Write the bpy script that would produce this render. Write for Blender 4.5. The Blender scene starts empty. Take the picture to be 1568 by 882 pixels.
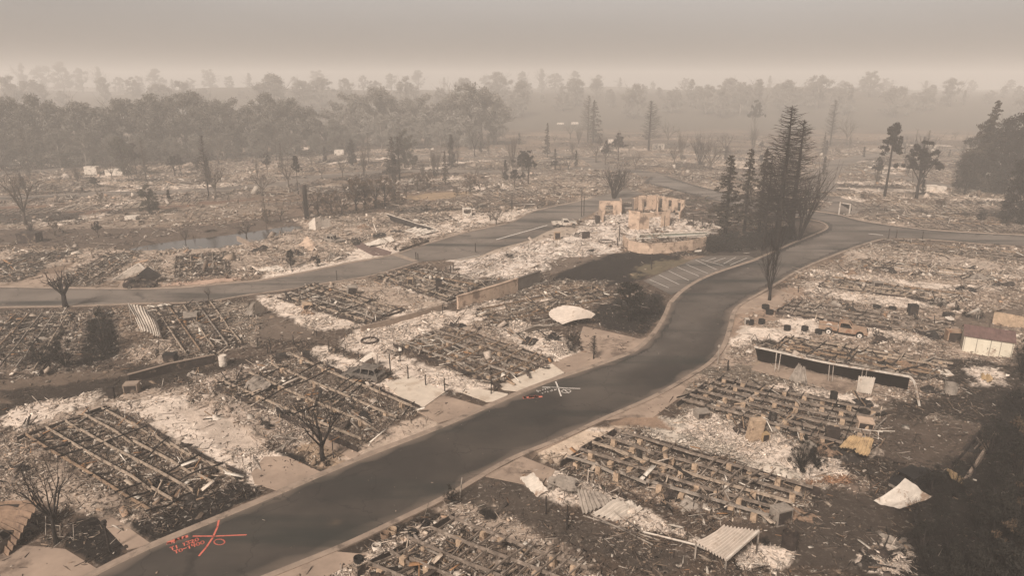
import bpy, math, random
import numpy as np
from mathutils import Vector, Matrix
from mathutils.geometry import tessellate_polygon
R = math.radians
random.seed(7)
rng = np.random.default_rng(7)
S = bpy.context.scene

# ------------------------------------------------------------------ camera, sky, sun, exposure
CAM_H, PITCH, FPX = 30.0, R(16.6), 1045.0
cam = bpy.data.objects.new('camera', bpy.data.cameras.new('camera'))
S.collection.objects.link(cam); S.camera = cam
cam.location = (0, 0, CAM_H); cam.rotation_euler = (R(90) - PITCH, 0, 0)
cam.data.sensor_width = 36; cam.data.lens = 36 * FPX / 1568
cam.data.clip_start = 0.5; cam.data.clip_end = 6000

SUN_EL, SUN_AZ = R(42), R(208)      # soft sun through the smoke, behind and to one side of the camera
w = bpy.data.worlds.new('World'); S.world = w; w.use_nodes = True
nt = w.node_tree; nt.nodes.clear()
sky = nt.nodes.new('ShaderNodeTexSky'); sky.sky_type = 'NISHITA'; sky.sun_disc = False
sky.sun_elevation = SUN_EL; sky.sun_rotation = SUN_AZ; sky.air_density = 1.0; sky.dust_density = 6.0
hs = nt.nodes.new('ShaderNodeHueSaturation'); hs.inputs['Saturation'].default_value = 0.10
mu = nt.nodes.new('ShaderNodeMix'); mu.data_type = 'RGBA'; mu.blend_type = 'MULTIPLY'
mu.inputs[0].default_value = 1.0; mu.inputs[7].default_value = (1.0, 0.935, 0.89, 1)
bg = nt.nodes.new('ShaderNodeBackground'); bg.inputs['Strength'].default_value = 0.085
ow = nt.nodes.new('ShaderNodeOutputWorld')
nt.links.new(sky.outputs[0], hs.inputs['Color']); nt.links.new(hs.outputs[0], mu.inputs[6])
tcw = nt.nodes.new('ShaderNodeTexCoord'); sx = nt.nodes.new('ShaderNodeSeparateXYZ'); rp = nt.nodes.new('ShaderNodeValToRGB')   # smoke layer thickest a few degrees up
nt.links.new(tcw.outputs['Generated'], sx.inputs[0]); nt.links.new(sx.outputs[2], rp.inputs[0])
e_ = rp.color_ramp.elements; e_[0].position = 0.0; e_[0].color = (1.4, 1.4, 1.4, 1); e_[1].position = .6; e_[1].color = (.42, .42, .42, 1)
for p_, v_ in ((.04, 1.52), (.13, 1.42), (.34, .66)): q_ = e_.new(p_); q_.color = (v_, v_, v_, 1)
m2_ = nt.nodes.new('ShaderNodeMix'); m2_.data_type = 'RGBA'; m2_.blend_type = 'MULTIPLY'; m2_.inputs[0].default_value = 1
nt.links.new(mu.outputs[2], m2_.inputs[6]); nt.links.new(rp.outputs[0], m2_.inputs[7]); nz_ = nt.nodes.new('ShaderNodeTexNoise'); nz_.inputs['Scale'].default_value = 2.2; nz_.inputs['Detail'].default_value = 4; mr_ = nt.nodes.new('ShaderNodeMapRange')
mp_ = nt.nodes.new('ShaderNodeMapping'); mp_.inputs['Scale'].default_value = (1, 1, 3.5); nt.links.new(tcw.outputs['Generated'], mp_.inputs[0]); nt.links.new(mp_.outputs[0], nz_.inputs['Vector'])
for i_, v_ in ((1, .3), (2, .7), (3, .93), (4, 1.07)): mr_.inputs[i_].default_value = v_
nt.links.new(nz_.outputs[0], mr_.inputs[0]); m3_ = nt.nodes.new('ShaderNodeVectorMath'); m3_.operation = 'SCALE'
nt.links.new(m2_.outputs[2], m3_.inputs[0]); nt.links.new(mr_.outputs[0], m3_.inputs['Scale']); nt.links.new(m3_.outputs[0], bg.inputs[0]); nt.links.new(bg.outputs[0], ow.inputs[0])
sl = bpy.data.lights.new('sun', 'SUN'); sl.energy = 3.9; sl.angle = R(11); sl.color = (1.0, 0.89, 0.785)
so = bpy.data.objects.new('sun', sl); S.collection.objects.link(so)
sd = Vector((math.sin(SUN_AZ) * math.cos(SUN_EL), math.cos(SUN_AZ) * math.cos(SUN_EL), math.sin(SUN_EL)))
so.rotation_euler = sd.to_track_quat('Z', 'Y').to_euler()
S.view_settings.view_transform = 'Standard'; S.view_settings.look = 'None'
S.view_settings.exposure = 0.5; S.view_settings.gamma = 1.0
S.render.engine = 'CYCLES'
S.cycles.use_denoising = True
S.cycles.max_bounces = 5; S.cycles.diffuse_bounces = 3; S.cycles.glossy_bounces = 2
S.cycles.volume_bounces = 1; S.cycles.transparent_max_bounces = 8
S.cycles.volume_step_rate = 4
HAZE_DENSITY = 0.0013

# ------------------------------------------------------------------ helpers
SP, CP = math.sin(PITCH), math.cos(PITCH)
def G(u, v):
    """the point of the flat ground that shows at this place of the 1568 x 882 photograph"""
    k = (441 - v) / FPX; t = CAM_H / max(SP - k * CP, 1e-3)
    return ((u - 784) / FPX * t, t * (CP + k * SP))
def HT(u, v, vt):
    """height of an upright thing whose foot shows at v and whose top shows at vt"""
    x, y = G(u, v); k = (441 - vt) / FPX
    return CAM_H + y * (k * CP - SP) / (CP + k * SP)
def G3(u, v, z=0.0):
    x, y = G(u, v); return Vector((x, y, z))
def GZ(u, v, z):
    """point at height z that shows at (u, v)"""
    k = (441 - v) / FPX; t = (CAM_H - z) / max(SP - k * CP, 1e-3)
    return Vector(((u - 784) / FPX * t, t * (CP + k * SP), z))

def tagit(o, label=None, cat=None, group=None, kind=None):
    if label: o['label'] = label
    if cat: o['category'] = cat
    if group: o['group'] = group
    if kind: o['kind'] = kind
    return o
def link(o): S.collection.objects.link(o); return o
def thing(name, loc, label, cat, group=None, rz=0.0, sc=None):
    o = link(bpy.data.objects.new(name, None)); o.location = loc; o.rotation_euler = (0, 0, rz)
    if sc: o.scale = sc
    o.empty_display_size = 0.2
    return tagit(o, label, cat, group)

class MB:
    def __init__(s): s.v = []; s.f = []; s.m = None
    def add(s, vs, fs):
        n = len(s.v); s.v += [tuple(p) for p in vs]; s.f += [tuple(i + n for i in f) for f in fs]
    def box(s, c, size, rz=0.0, M=None, jit=0.0):
        hx, hy, hz = size[0] / 2, size[1] / 2, size[2] / 2
        M = M or Matrix.Rotation(rz, 3, 'Z'); c = Vector(c)
        P = [Vector((x, y, z)) for x in (-hx, hx) for y in (-hy, hy) for z in (-hz, hz)]
        if jit: P = [p + Vector([random.uniform(-jit, jit) for _ in range(3)]) for p in P]
        s.add([c + M @ p for p in P],
              [(0, 1, 3, 2), (4, 6, 7, 5), (0, 4, 5, 1), (2, 3, 7, 6), (0, 2, 6, 4), (1, 5, 7, 3)])
    def bar(s, a, b, wd, h, up=Vector((0, 0, 1))):
        a = Vector(a); b = Vector(b); d = b - a; L = d.length
        if L < 1e-5: return
        d /= L; sx = d.cross(up)
        sx = sx.normalized() if sx.length > 1e-4 else Vector((1, 0, 0))
        uz = sx.cross(d)
        M = Matrix((d, sx, uz)).transposed(); s.box((a + b) / 2, (L, wd, h), M=M)
    def tube(s, pts, rad, n=6, cap=True):
        pts = [Vector(p) for p in pts]; base = len(s.v); m = len(pts)
        for i, p in enumerate(pts):
            d = (pts[min(i + 1, m - 1)] - pts[max(i - 1, 0)])
            d = d.normalized() if d.length > 1e-6 else Vector((0, 0, 1))
            a = d.cross(Vector((0.31, 0.17, 0.94)) if abs(d.z) < .9 else Vector((1, 0.1, 0))).normalized(); b = d.cross(a)
            r = rad[i] if isinstance(rad, (list, tuple)) else rad
            for k in range(n):
                t = 2 * math.pi * k / n
                s.v.append(tuple(p + a * (r * math.cos(t)) + b * (r * math.sin(t))))
        for i in range(m - 1):
            for k in range(n):
                k2 = (k + 1) % n; o = base + i * n
                s.f.append((o + k, o + k2, o + n + k2, o + n + k))
        if cap:
            s.f.append(tuple(base + k for k in range(n))[::-1]); s.f.append(tuple(base + (m - 1) * n + k for k in range(n)))
    def grid(s, fn, nu, nv, th=0.0):
        base = len(s.v)
        for i in range(nu + 1):
            for j in range(nv + 1): s.v.append(tuple(fn(i / nu, j / nv)))
        for i in range(nu):
            for j in range(nv):
                a = base + i * (nv + 1) + j; s.f.append((a, a + nv + 1, a + nv + 2, a + 1))
        if th:
            n0 = len(s.v); off = Vector((0, 0, -th))
            N = (nu + 1) * (nv + 1)
            for k in range(N): s.v.append(tuple(Vector(s.v[base + k]) + off))
            for i in range(nu):
                for j in range(nv):
                    a = n0 + i * (nv + 1) + j; s.f.append((a, a + 1, a + nv + 2, a + nv + 1))
            for i in range(nu):
                for jj in (0, nv):
                    a = base + i * (nv + 1) + jj; b = a + nv + 1; s.f.append((a, a + N, b + N, b))
            for j in range(nv):
                for ii in (0, nu):
                    a = base + ii * (nv + 1) + j; b = a + 1; s.f.append((a, b, b + N, a + N))
    def prism(s, poly, z0, z1, axis='z', sides=True):
        """polygon (2-D points) extruded; axis z: xy polygon; axis y: xz polygon extruded along y"""
        P = [Vector((p[0], p[1], 0)) for p in poly]; tri = tessellate_polygon([P]); n = len(poly)
        f = (lambda p, h: (p[0], p[1], h)) if axis == 'z' else (lambda p, h: (p[0], h, p[1]))
        vs = [f(p, z0) for p in poly] + [f(p, z1) for p in poly]
        fs = [tuple(t) for t in tri] + [tuple(i + n for i in t[::-1]) for t in tri]
        if sides: fs += [(i, (i + 1) % n, n + (i + 1) % n, n + i) for i in range(n)]
        s.add(vs, fs)
    def build(s, name, mat, parent=None, origin=None, smooth=False):
        me = bpy.data.meshes.new(name)
        V = s.v
        if origin is not None:
            ox, oy, oz = origin; V = [(x - ox, y - oy, z - oz) for x, y, z in V]
        me.from_pydata(V, [], s.f); me.update()
        if mat: me.materials.append(mat)
        if smooth: me.polygons.foreach_set('use_smooth', [True] * len(me.polygons))
        o = link(bpy.data.objects.new(name, me))
        if parent: o.parent = parent
        return o

def np_mesh(name, V, F, mat, col=None, parent=None):
    """V (n,3) verts, F (m,k) faces, col (n,3) per-vertex colour"""
    me = bpy.data.meshes.new(name); k = F.shape[1]
    me.vertices.add(len(V)); me.vertices.foreach_set('co', V.astype(np.float32).ravel())
    me.loops.add(F.size); me.loops.foreach_set('vertex_index', F.astype(np.int32).ravel())
    me.polygons.add(len(F)); me.polygons.foreach_set('loop_start', np.arange(0, F.size, k, dtype=np.int32))
    me.polygons.foreach_set('loop_total', np.full(len(F), k, dtype=np.int32))
    if col is not None:
        at = me.color_attributes.new('tint', 'FLOAT_COLOR', 'POINT')
        c4 = np.ones((len(V), 4), np.float32); c4[:, :3] = col; at.data.foreach_set('color', c4.ravel())
    me.update(calc_edges=True); me.validate()
    me.materials.append(mat)
    o = link(bpy.data.objects.new(name, me))
    if parent: o.parent = parent
    return o

# ------------------------------------------------------------------ noise on numpy arrays
def _h(ix, iy, sd):
    n = (ix.astype(np.int64) * 374761393 + iy.astype(np.int64) * 668265263 + sd * 1442695041) & 0xffffffff
    n = ((n ^ (n >> 13)) * 1274126177) & 0xffffffff
    return ((n ^ (n >> 16)) & 0xffff) / 65535.0
def vnoise(x, y, sd=0):
    ix = np.floor(x); iy = np.floor(y); fx = x - ix; fy = y - iy
    fx = fx * fx * (3 - 2 * fx); fy = fy * fy * (3 - 2 * fy)
    a = _h(ix, iy, sd); b = _h(ix + 1, iy, sd); c = _h(ix, iy + 1, sd); d = _h(ix + 1, iy + 1, sd)
    return (a * (1 - fx) + b * fx) * (1 - fy) + (c * (1 - fx) + d * fx) * fy
def fbm(x, y, sd=0, o=4):
    s = 0; a = 0.5; t = 0
    for i in range(o):
        s = s + a * vnoise(x * 2 ** i, y * 2 ** i, sd + i * 17); t += a; a *= 0.55
    return s / t
def sstep(a, b, x):
    t = np.clip((x - a) / (b - a), 0, 1); return t * t * (3 - 2 * t)

# ------------------------------------------------------------------ materials
def mat_base(name, col, rough=0.9, var=0.35, scale=3.0, spots=None, spot_amt=0.5, metallic=0.0, bump=0.0, attr=False, scale3=None):
    """base colour broken up by two noises; optional spots of a second colour (rust, soot, ash)"""
    m = bpy.data.materials.new(name); m.use_nodes = True; n = m.node_tree; L = n.links
    b = n.nodes['Principled BSDF']; b.inputs['Roughness'].default_value = rough; b.inputs['Metallic'].default_value = metallic
    b.inputs['Specular IOR Level'].default_value = 0.25
    tc = n.nodes.new('ShaderNodeTexCoord'); mp = n.nodes.new('ShaderNodeMapping'); L.new(tc.outputs['Object'], mp.inputs[0])
    if scale3: mp.inputs['Scale'].default_value = scale3
    nz = n.nodes.new('ShaderNodeTexNoise'); nz.inputs['Scale'].default_value = scale; nz.inputs['Detail'].default_value = 6
    nz.inputs['Roughness'].default_value = 0.65; L.new(mp.outputs[0], nz.inputs['Vector'])
    mr = n.nodes.new('ShaderNodeMapRange'); mr.inputs[1].default_value = 0.3; mr.inputs[2].default_value = 0.7
    mr.inputs[3].default_value = 1 - var; mr.inputs[4].default_value = 1 + var; L.new(nz.outputs[0], mr.inputs[0])
    mx = n.nodes.new('ShaderNodeMix'); mx.data_type = 'RGBA'; mx.blend_type = 'MULTIPLY'; mx.inputs[0].default_value = 1
    if attr:
        at = n.nodes.new('ShaderNodeAttribute'); at.attribute_name = 'tint'; L.new(at.outputs['Color'], mx.inputs[6])
    else: mx.inputs[6].default_value = (*col, 1)
    cb = n.nodes.new('ShaderNodeCombineColor')
    for i in range(3): L.new(mr.outputs[0], cb.inputs[i])
    L.new(cb.outputs[0], mx.inputs[7]); out = mx.outputs[2]
    if spots:
        n2 = n.nodes.new('ShaderNodeTexNoise'); n2.inputs['Scale'].default_value = scale * 0.55; n2.inputs['Detail'].default_value = 8
        n2.inputs['Roughness'].default_value = 0.7; L.new(mp.outputs[0], n2.inputs['Vector'])
        m2 = n.nodes.new('ShaderNodeMapRange'); m2.inputs[1].default_value = 0.62 - 0.25 * spot_amt; m2.inputs[2].default_value = 0.72 - 0.25 * spot_amt
        L.new(n2.outputs[0], m2.inputs[0])
        mm = n.nodes.new('ShaderNodeMix'); mm.data_type = 'RGBA'; L.new(m2.outputs[0], mm.inputs[0]); L.new(out, mm.inputs[6])
        mm.inputs[7].default_value = (*spots, 1); out = mm.outputs[2]
    L.new(out, b.inputs['Base Color'])
    if bump:
        bp = n.nodes.new('ShaderNodeBump'); bp.inputs['Strength'].default_value = 0.6; bp.inputs['Distance'].default_value = bump
        L.new(nz.outputs[0], bp.inputs['Height']); L.new(bp.outputs[0], b.inputs['Normal'])
    return m
M = {}
M['bark'] = mat_base('charred_bark', (.018, .014, .012), var=.5, scale=6)
M['barkpale'] = mat_base('scorched_bark', (.07, .055, .043), var=.5, scale=4)
M['needles'] = mat_base('scorched_needles', (.045, .036, .026), var=.5, scale=1.5)
M['leaf'] = mat_base('dusty_leaves', (.050, .046, .032), var=.4, scale=.6)
M['leaffar'] = mat_base('haze_paled_leaves', (.175, .157, .135), var=.12, scale=.3)  # far leaves coloured paler, distance haze put into the base colour
M['leafwood'] = mat_base('haze_tinted_wood_leaves', (.12, .107, .09), var=.12, scale=.3)  # some haze painted into the leaf colour of the nearer woods
M['barkfar'] = mat_base('haze_paled_bark', (.14, .12, .10), var=.3, scale=2)  # bark lightened in its colour to imitate haze over the far woods
M['leafdark'] = mat_base('dark_leaves', (.016, .014, .011), var=.5, scale=1.0)
M['leafbrown'] = mat_base('scorched_leaves', (.075, .050, .032), var=.45, scale=1.2)
M['steel'] = mat_base('burnt_steel', (.16, .125, .10), .8, .5, 2.5, spots=(.33, .27, .22), spot_amt=.35)
M['steelpale'] = mat_base('scaled_steel', (.30, .235, .18), .8, .45, 2.5, spots=(.07, .05, .04), spot_amt=.4)
M['char'] = mat_base('charred_wood', (.022, .017, .014), .95, .5, 4, spots=(.12, .10, .085), spot_amt=.3)
M['rim'] = mat_base('sooty_rim', (.032, .023, .019), .95, .5, 2, spots=(.20, .15, .11), spot_amt=.3)
M['joistwood'] = mat_base('scorched_joist', (.22, .15, .10), .9, .45, 2.5, spots=(.05, .035, .03), spot_amt=.35)
M['pier'] = mat_base('concrete_pier', (.36, .26, .18), .95, .35, 2.5, spots=(.12, .08, .055), spot_amt=.35)
M['stucco'] = mat_base('peach_stucco', (.43, .315, .235), .95, .22, 1.2, spots=(.17, .12, .09), spot_amt=.42)
M['stuccosoot'] = mat_base('sooty_stucco', (.12, .10, .085), .95, .25, 1.2)
M['lime'] = mat_base('pale_wall', (.55, .48, .41), .9, .2, 2, spots=(.12, .10, .08), spot_amt=.35)
M['zinc'] = mat_base('pale_sheet_metal', (.46, .40, .34), .6, .25, 1.2, spots=(.20, .13, .09), spot_amt=.35)
M['cream'] = mat_base('cream_sheet_metal', (.46, .39, .33), .6, .2, 1.0, spots=(.24, .18, .14), spot_amt=.4)
M['sheetgrey'] = mat_base('scorched_sheet_metal', (.25, .21, .175), .7, .4, 1.4, spots=(.07, .055, .045), spot_amt=.45)
M['sheetrust'] = mat_base('rusty_sheet_metal', (.19, .125, .085), .8, .4, 1.4, spots=(.08, .05, .035), spot_amt=.4)
M['ochre'] = mat_base('ochre_sheet_metal', (.34, .235, .13), .8, .3, 1.6, spots=(.12, .08, .05), spot_amt=.35)
M['darksheet'] = mat_base('sooty_panel', (.022, .018, .016), .9, .5, 1.0)
M['carpaint'] = mat_base('burnt_car_metal', (.13, .11, .093), .75, .35, 2.0, spots=(.05, .04, .035), spot_amt=.45)
M['truckrust'] = mat_base('rust_bleached_metal', (.27, .185, .13), .8, .3, 2.2, spots=(.20, .10, .06), spot_amt=.45)
M['rim_metal'] = mat_base('bare_wheel_metal', (.55, .49, .43), .6, .2, 6)
M['black'] = mat_base('soot_black', (.014, .012, .011), .95, .3, 3)
M['white'] = mat_base('whitish_enamel', (.46, .405, .35), .6, .2, 2, spots=(.2, .14, .10), spot_amt=.45)
M['shedwall'] = mat_base('cream_shed_siding', (.56, .50, .40), .8, .10, 1.0, spots=(.16, .08, .045), spot_amt=.12)
M['shedroof'] = mat_base('dull_red_shed_roof', (.11, .066, .058), .8, .35, 2.0)
M['dirtyconc'] = mat_base('kerb_concrete', (.25, .19, .148), .95, .25, .9, spots=(.11, .083, .065), spot_amt=.3)
M['drive'] = mat_base('driveway_concrete', (.29, .215, .165), .95, .25, .35, spots=(.12, .086, .065), spot_amt=.3, bump=.01)
M['drivepale'] = mat_base('ash_covered_concrete', (.52, .44, .36), .95, .12, .8, spots=(.40, .32, .25), spot_amt=.4, bump=.02)
M['redpave'] = mat_base('reddish_paving', (.13, .085, .072), .95, .15, .8)
M['paintwhite'] = mat_base('white_road_paint', (.55, .50, .45), .8, .15, 2.0)
M['sprayorange'] = mat_base('orange_spray_paint', (.52, .13, .09), .7, .2, 4.0)
M['sprayred'] = mat_base('faded_red_spray_paint', (.55, .16, .11), .7, .2, 3.0)
M['chip'] = mat_base('ash_and_char', (1, 1, 1), .95, .35, 5, attr=True)
def cut_material(name, a, b, z):
    pass
# asphalt with scuffed lanes, stains and ash dust
def asphalt():
    m = bpy.data.materials.new('asphalt'); m.use_nodes = True; n = m.node_tree; L = n.links
    b = n.nodes['Principled BSDF']; b.inputs['Roughness'].default_value = 0.85; b.inputs['Specular IOR Level'].default_value = .3
    tc = n.nodes.new('ShaderNodeTexCoord')
    def noise(sc, det=6, rot=0, s3=(1, 1, 1), ro=.6):
        mp = n.nodes.new('ShaderNodeMapping'); mp.inputs['Rotation'].default_value = (0, 0, rot); mp.inputs['Scale'].default_value = s3
        L.new(tc.outputs['Object'], mp.inputs[0]); z = n.nodes.new('ShaderNodeTexNoise'); z.inputs['Scale'].default_value = sc
        z.inputs['Detail'].default_value = det; z.inputs['Roughness'].default_value = ro; L.new(mp.outputs[0], z.inputs['Vector']); return z.outputs[0]
    def rng_(s, a, b_, c, d):
        r = n.nodes.new('ShaderNodeMapRange'); r.inputs[1].default_value = a; r.inputs[2].default_value = b_
        r.inputs[3].default_value = c; r.inputs[4].default_value = d; L.new(s, r.inputs[0]); return r.outputs[0]
    def mix(f, a, b_, mode='MIX'):
        x = n.nodes.new('ShaderNodeMix'); x.data_type = 'RGBA'; x.blend_type = mode
        for s, i in ((f, 0), (a, 6), (b_, 7)):
            if isinstance(s, (int, float)): x.inputs[i].default_value = s
            elif isinstance(s, tuple): x.inputs[i].default_value = (*s, 1)
            else: L.new(s, x.inputs[i])
        return x.outputs[2]
    at = n.nodes.new('ShaderNodeAttribute'); at.attribute_name = 'tint'
    c = at.outputs['Color']
    c = mix(rng_(noise(.09, 5), .42, .68, 0, .8), c, (.072, .058, .047))
    c = mix(rng_(noise(.22, 5, -.72, (.12, 1, 1)), .5, .66, 0, .8), c, (.010, .014, .0125))
    c = mix(rng_(noise(1.4, 8, ro=.75), .62, .78, 0, .3), c, (.10, .08, .064))
    c = mix(rng_(noise(30, 3), .3, .7, 0, .25), c, (.06, .05, .042))
    vo = n.nodes.new('ShaderNodeTexVoronoi'); vo.feature = 'DISTANCE_TO_EDGE'; vo.inputs['Scale'].default_value = .16; wv = n.nodes.new('ShaderNodeMix'); wv.data_type = 'VECTOR'; wv.inputs[0].default_value = .35
    nzv = n.nodes.new('ShaderNodeTexNoise'); nzv.inputs['Scale'].default_value = .8; nzv.inputs['Detail'].default_value = 5; L.new(tc.outputs['Object'], nzv.inputs['Vector'])
    ad = n.nodes.new('ShaderNodeVectorMath'); ad.operation = 'MULTIPLY_ADD'; L.new(nzv.outputs['Color'], ad.inputs[0]); ad.inputs[1].default_value = (3, 3, 0); L.new(tc.outputs['Object'], ad.inputs[2]); L.new(ad.outputs[0], vo.inputs['Vector'])
    c = mix(rng_(vo.outputs['Distance'], .0, .012, .65, 0), c, (.012, .010, .009))
    L.new(c, b.inputs['Base Color']); return m
M['asphalt'] = asphalt()
def ground_mat():
    m = bpy.data.materials.new('burnt_ground'); m.use_nodes = True; n = m.node_tree; L = n.links
    b = n.nodes['Principled BSDF']; b.inputs['Roughness'].default_value = 1.0; b.inputs['Specular IOR Level'].default_value = .1
    tc = n.nodes.new('ShaderNodeTexCoord'); at = n.nodes.new('ShaderNodeAttribute'); at.attribute_name = 'tint'
    ms = n.nodes.new('ShaderNodeAttribute'); ms.attribute_name = 'mess'
    def noise(sc, det=8, ro=.7):
        z = n.nodes.new('ShaderNodeTexNoise'); z.inputs['Scale'].default_value = sc; z.inputs['Detail'].default_value = det
        z.inputs['Roughness'].default_value = ro; z.inputs['Distortion'].default_value = .4; L.new(tc.outputs['Object'], z.inputs['Vector']); return z.outputs[0]
    def mrg(s, a, b_, c, d):
        r = n.nodes.new('ShaderNodeMapRange'); r.inputs[1].default_value = a; r.inputs[2].default_value = b_
        r.inputs[3].default_value = c; r.inputs[4].default_value = d; L.new(s, r.inputs[0]); return r.outputs[0]
    def mul(a, b_):
        x = n.nodes.new('ShaderNodeMath'); x.operation = 'MULTIPLY'; L.new(a, x.inputs[0])
        if isinstance(b_, float): x.inputs[1].default_value = b_
        else: L.new(b_, x.inputs[1])
        return x.outputs[0]
    def mix(f, a, b_, mode='MIX'):
        x = n.nodes.new('ShaderNodeMix'); x.data_type = 'RGBA'; x.blend_type = mode
        for s, i in ((f, 0), (a, 6), (b_, 7)):
            if isinstance(s, (int, float)): x.inputs[i].default_value = s
            elif isinstance(s, tuple): x.inputs[i].default_value = (*s, 1)
            else: L.new(s, x.inputs[i])
        return x.outputs[2]
    big = noise(.35, 6); fine = noise(1.7); fine2 = noise(2.6)
    c = at.outputs['Color']
    g = n.nodes.new('ShaderNodeCombineColor'); v = mrg(big, .3, .7, .72, 1.28)
    for i in range(3): L.new(v, g.inputs[i])
    c = mix(1.0, c, g.outputs[0], 'MULTIPLY')
    g2 = n.nodes.new('ShaderNodeCombineColor'); v2 = mrg(noise(6, 5, .8), .3, .7, .8, 1.2)
    for i in range(3): L.new(v2, g2.inputs[i])
    c = mix(1.0, c, g2.outputs[0], 'MULTIPLY')
    c = mix(mul(mrg(fine, .52, .60, 0, .9), ms.outputs['Fac']), c, (.028, .021, .017))
    c = mix(mul(mrg(fine2, .56, .63, 0, .75), ms.outputs['Fac']), c, (.60, .52, .44))
    L.new(c, b.inputs['Base Color'])
    bp = n.nodes.new('ShaderNodeBump'); bp.inputs['Strength'].default_value = .7; bp.inputs['Distance'].default_value = .12
    L.new(fine, bp.inputs['Height']); L.new(bp.outputs[0], b.inputs['Normal'])
    return m
M['ground'] = ground_mat()
# ------------------------------------------------------------------ the ground: colour zones read off the place, one sheet
PALE, ASH, TAN, DIRT, CHAR, DARK = (.60, .50, .42), (.34, .265, .21), (.175, .124, .09), (.075, .053, .040), (.014, .011, .0095), (.030, .022, .017)
GRASSDK, STRAW = (.042, .040, .023), (.33, .215, .11)
def smooth_line(px, n=10):
    P = [Vector(G(*p)) for p in px]; out = []
    for i in range(len(P) - 1):
        p0 = P[max(i - 1, 0)]; p1 = P[i]; p2 = P[i + 1]; p3 = P[min(i + 2, len(P) - 1)]
        m = max(2, min(n, int((p2 - p1).length / 1.2)))
        for k in range(m):
            t = k / m
            out.append(0.5 * ((2 * p1) + (-p0 + p2) * t + (2 * p0 - 5 * p1 + 4 * p2 - p3) * t * t + (-p0 + 3 * p1 - 3 * p2 + p3) * t ** 3))
    out.append(P[-1]); return [(p.x, p.y) for p in out]
ROAD_N = [(60, 920), (140, 882), (225, 840), (400, 767), (545, 705), (680, 652), (800, 600), (870, 574), (930, 554), (975, 535), (1003, 508), (1018, 484), (1026, 464), (1050, 441), (1090, 420), (1160, 396), (1215, 372), (1255, 356), (1267, 348), (1260, 341), (1240, 336), (1205, 330), (1160, 322), (1120, 313), (1070, 301), (1020, 288), (985, 280)]
ROAD_S = [(330, 915), (417, 881), (530, 835), (600, 802), (684, 761), (780, 705), (860, 672), (924, 642), (999, 609), (1050, 580), (1088, 555), (1108, 530), (1118, 500), (1124, 478), (1137, 465), (1180, 440), (1230, 411), (1285, 388), (1330, 372), (1352, 366)]
BR_S = [(1352, 366), (1400, 366), (1450, 369), (1505, 374), (1568, 378), (1640, 384)]
BR_N = [(1005, 262), (1040, 276), (1090, 290), (1140, 302), (1180, 312), (1220, 320), (1281, 328), (1320, 338), (1388, 348), (1464, 355), (1568, 360), (1640, 364)]
W_N = [(-90, 437), (0, 439), (100, 441), (204, 442), (280, 440), (357, 433), (400, 429), (456, 419), (538, 402), (597, 391), (658, 372), (720, 354), (780, 341), (819, 323), (887, 308), (920, 300), (960, 290)]
W_S = [(-90, 474), (0, 471), (120, 469), (222, 465), (310, 463), (380, 452), (440, 444), (500, 434), (571, 422), (640, 402), (724, 394), (760, 381), (811, 367), (842, 352), (890, 335), (925, 318), (985, 296)]
roads = {
 'main_road': smooth_line(ROAD_N) + smooth_line(BR_N[::-1])[::-1] [0:0] + [G(985, 280), G(1005, 262)] + smooth_line(BR_N) + smooth_line(BR_S[::-1]) + smooth_line(ROAD_S[::-1]),
 'side_road': smooth_line(W_N) + smooth_line(W_S[::-1]),
}
def band(cl, wd):
    P = [Vector(p) for p in smooth_line(cl)]; a = []; b = []
    for i, p in enumerate(P):
        d = (P[min(i + 1, len(P) - 1)] - P[max(i - 1, 0)]).normalized(); nrm = Vector((-d.y, d.x)) * wd / 2
        a.append(tuple(p + nrm)); b.append(tuple(p - nrm))
    return a + b[::-1]
far_roads = [band([(1005, 270), (975, 263), (935, 258), (890, 258), (840, 262), (780, 264), (700, 262), (620, 262), (540, 266), (470, 273)], 9),
             band([(925, 256), (900, 244), (850, 236), (800, 232)], 8),
             band([(-60, 306), (40, 303), (130, 298), (220, 296), (330, 290), (440, 281), (470, 274)], 9),
             band([(-60, 268), (60, 262), (180, 250), (300, 243), (400, 238)], 11),
             band([(1280, 326), (1300, 312), (1262, 300), (1262, 270), (1290, 262), (1380, 272), (1440, 284), (1500, 292), (1600, 300)], 8),
             band([(1262, 270), (1300, 245), (1400, 232), (1560, 228)], 9),
             band([(1000, 236), (1080, 240), (1180, 246), (1260, 250)], 8),
             band([(560, 236), (700, 240), (800, 246), (900, 244)], 7)]
CREEK = [(196, 377), (235, 369), (300, 361), (360, 354), (410, 347), (452, 341), (462, 346), (430, 354), (395, 365), (360, 371), (330, 376), (270, 378), (215, 379)]
creek_poly = smooth_line(CREEK + [CREEK[0]])
PARK = [(1160, 397), (1145, 391), (1085, 392), (1062, 397), (1000, 424), (985, 430), (1028, 452), (1050, 441), (1090, 420)]

Z = []      # (world polygon, colour, mess, softness m, wobble m)
def zone(px, col, mess=.5, soft=.5, wob=1.2, world=False):
    Z.append(([tuple(p) for p in px] if world else [G(*p) for p in px], col, mess, soft, wob))
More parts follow.
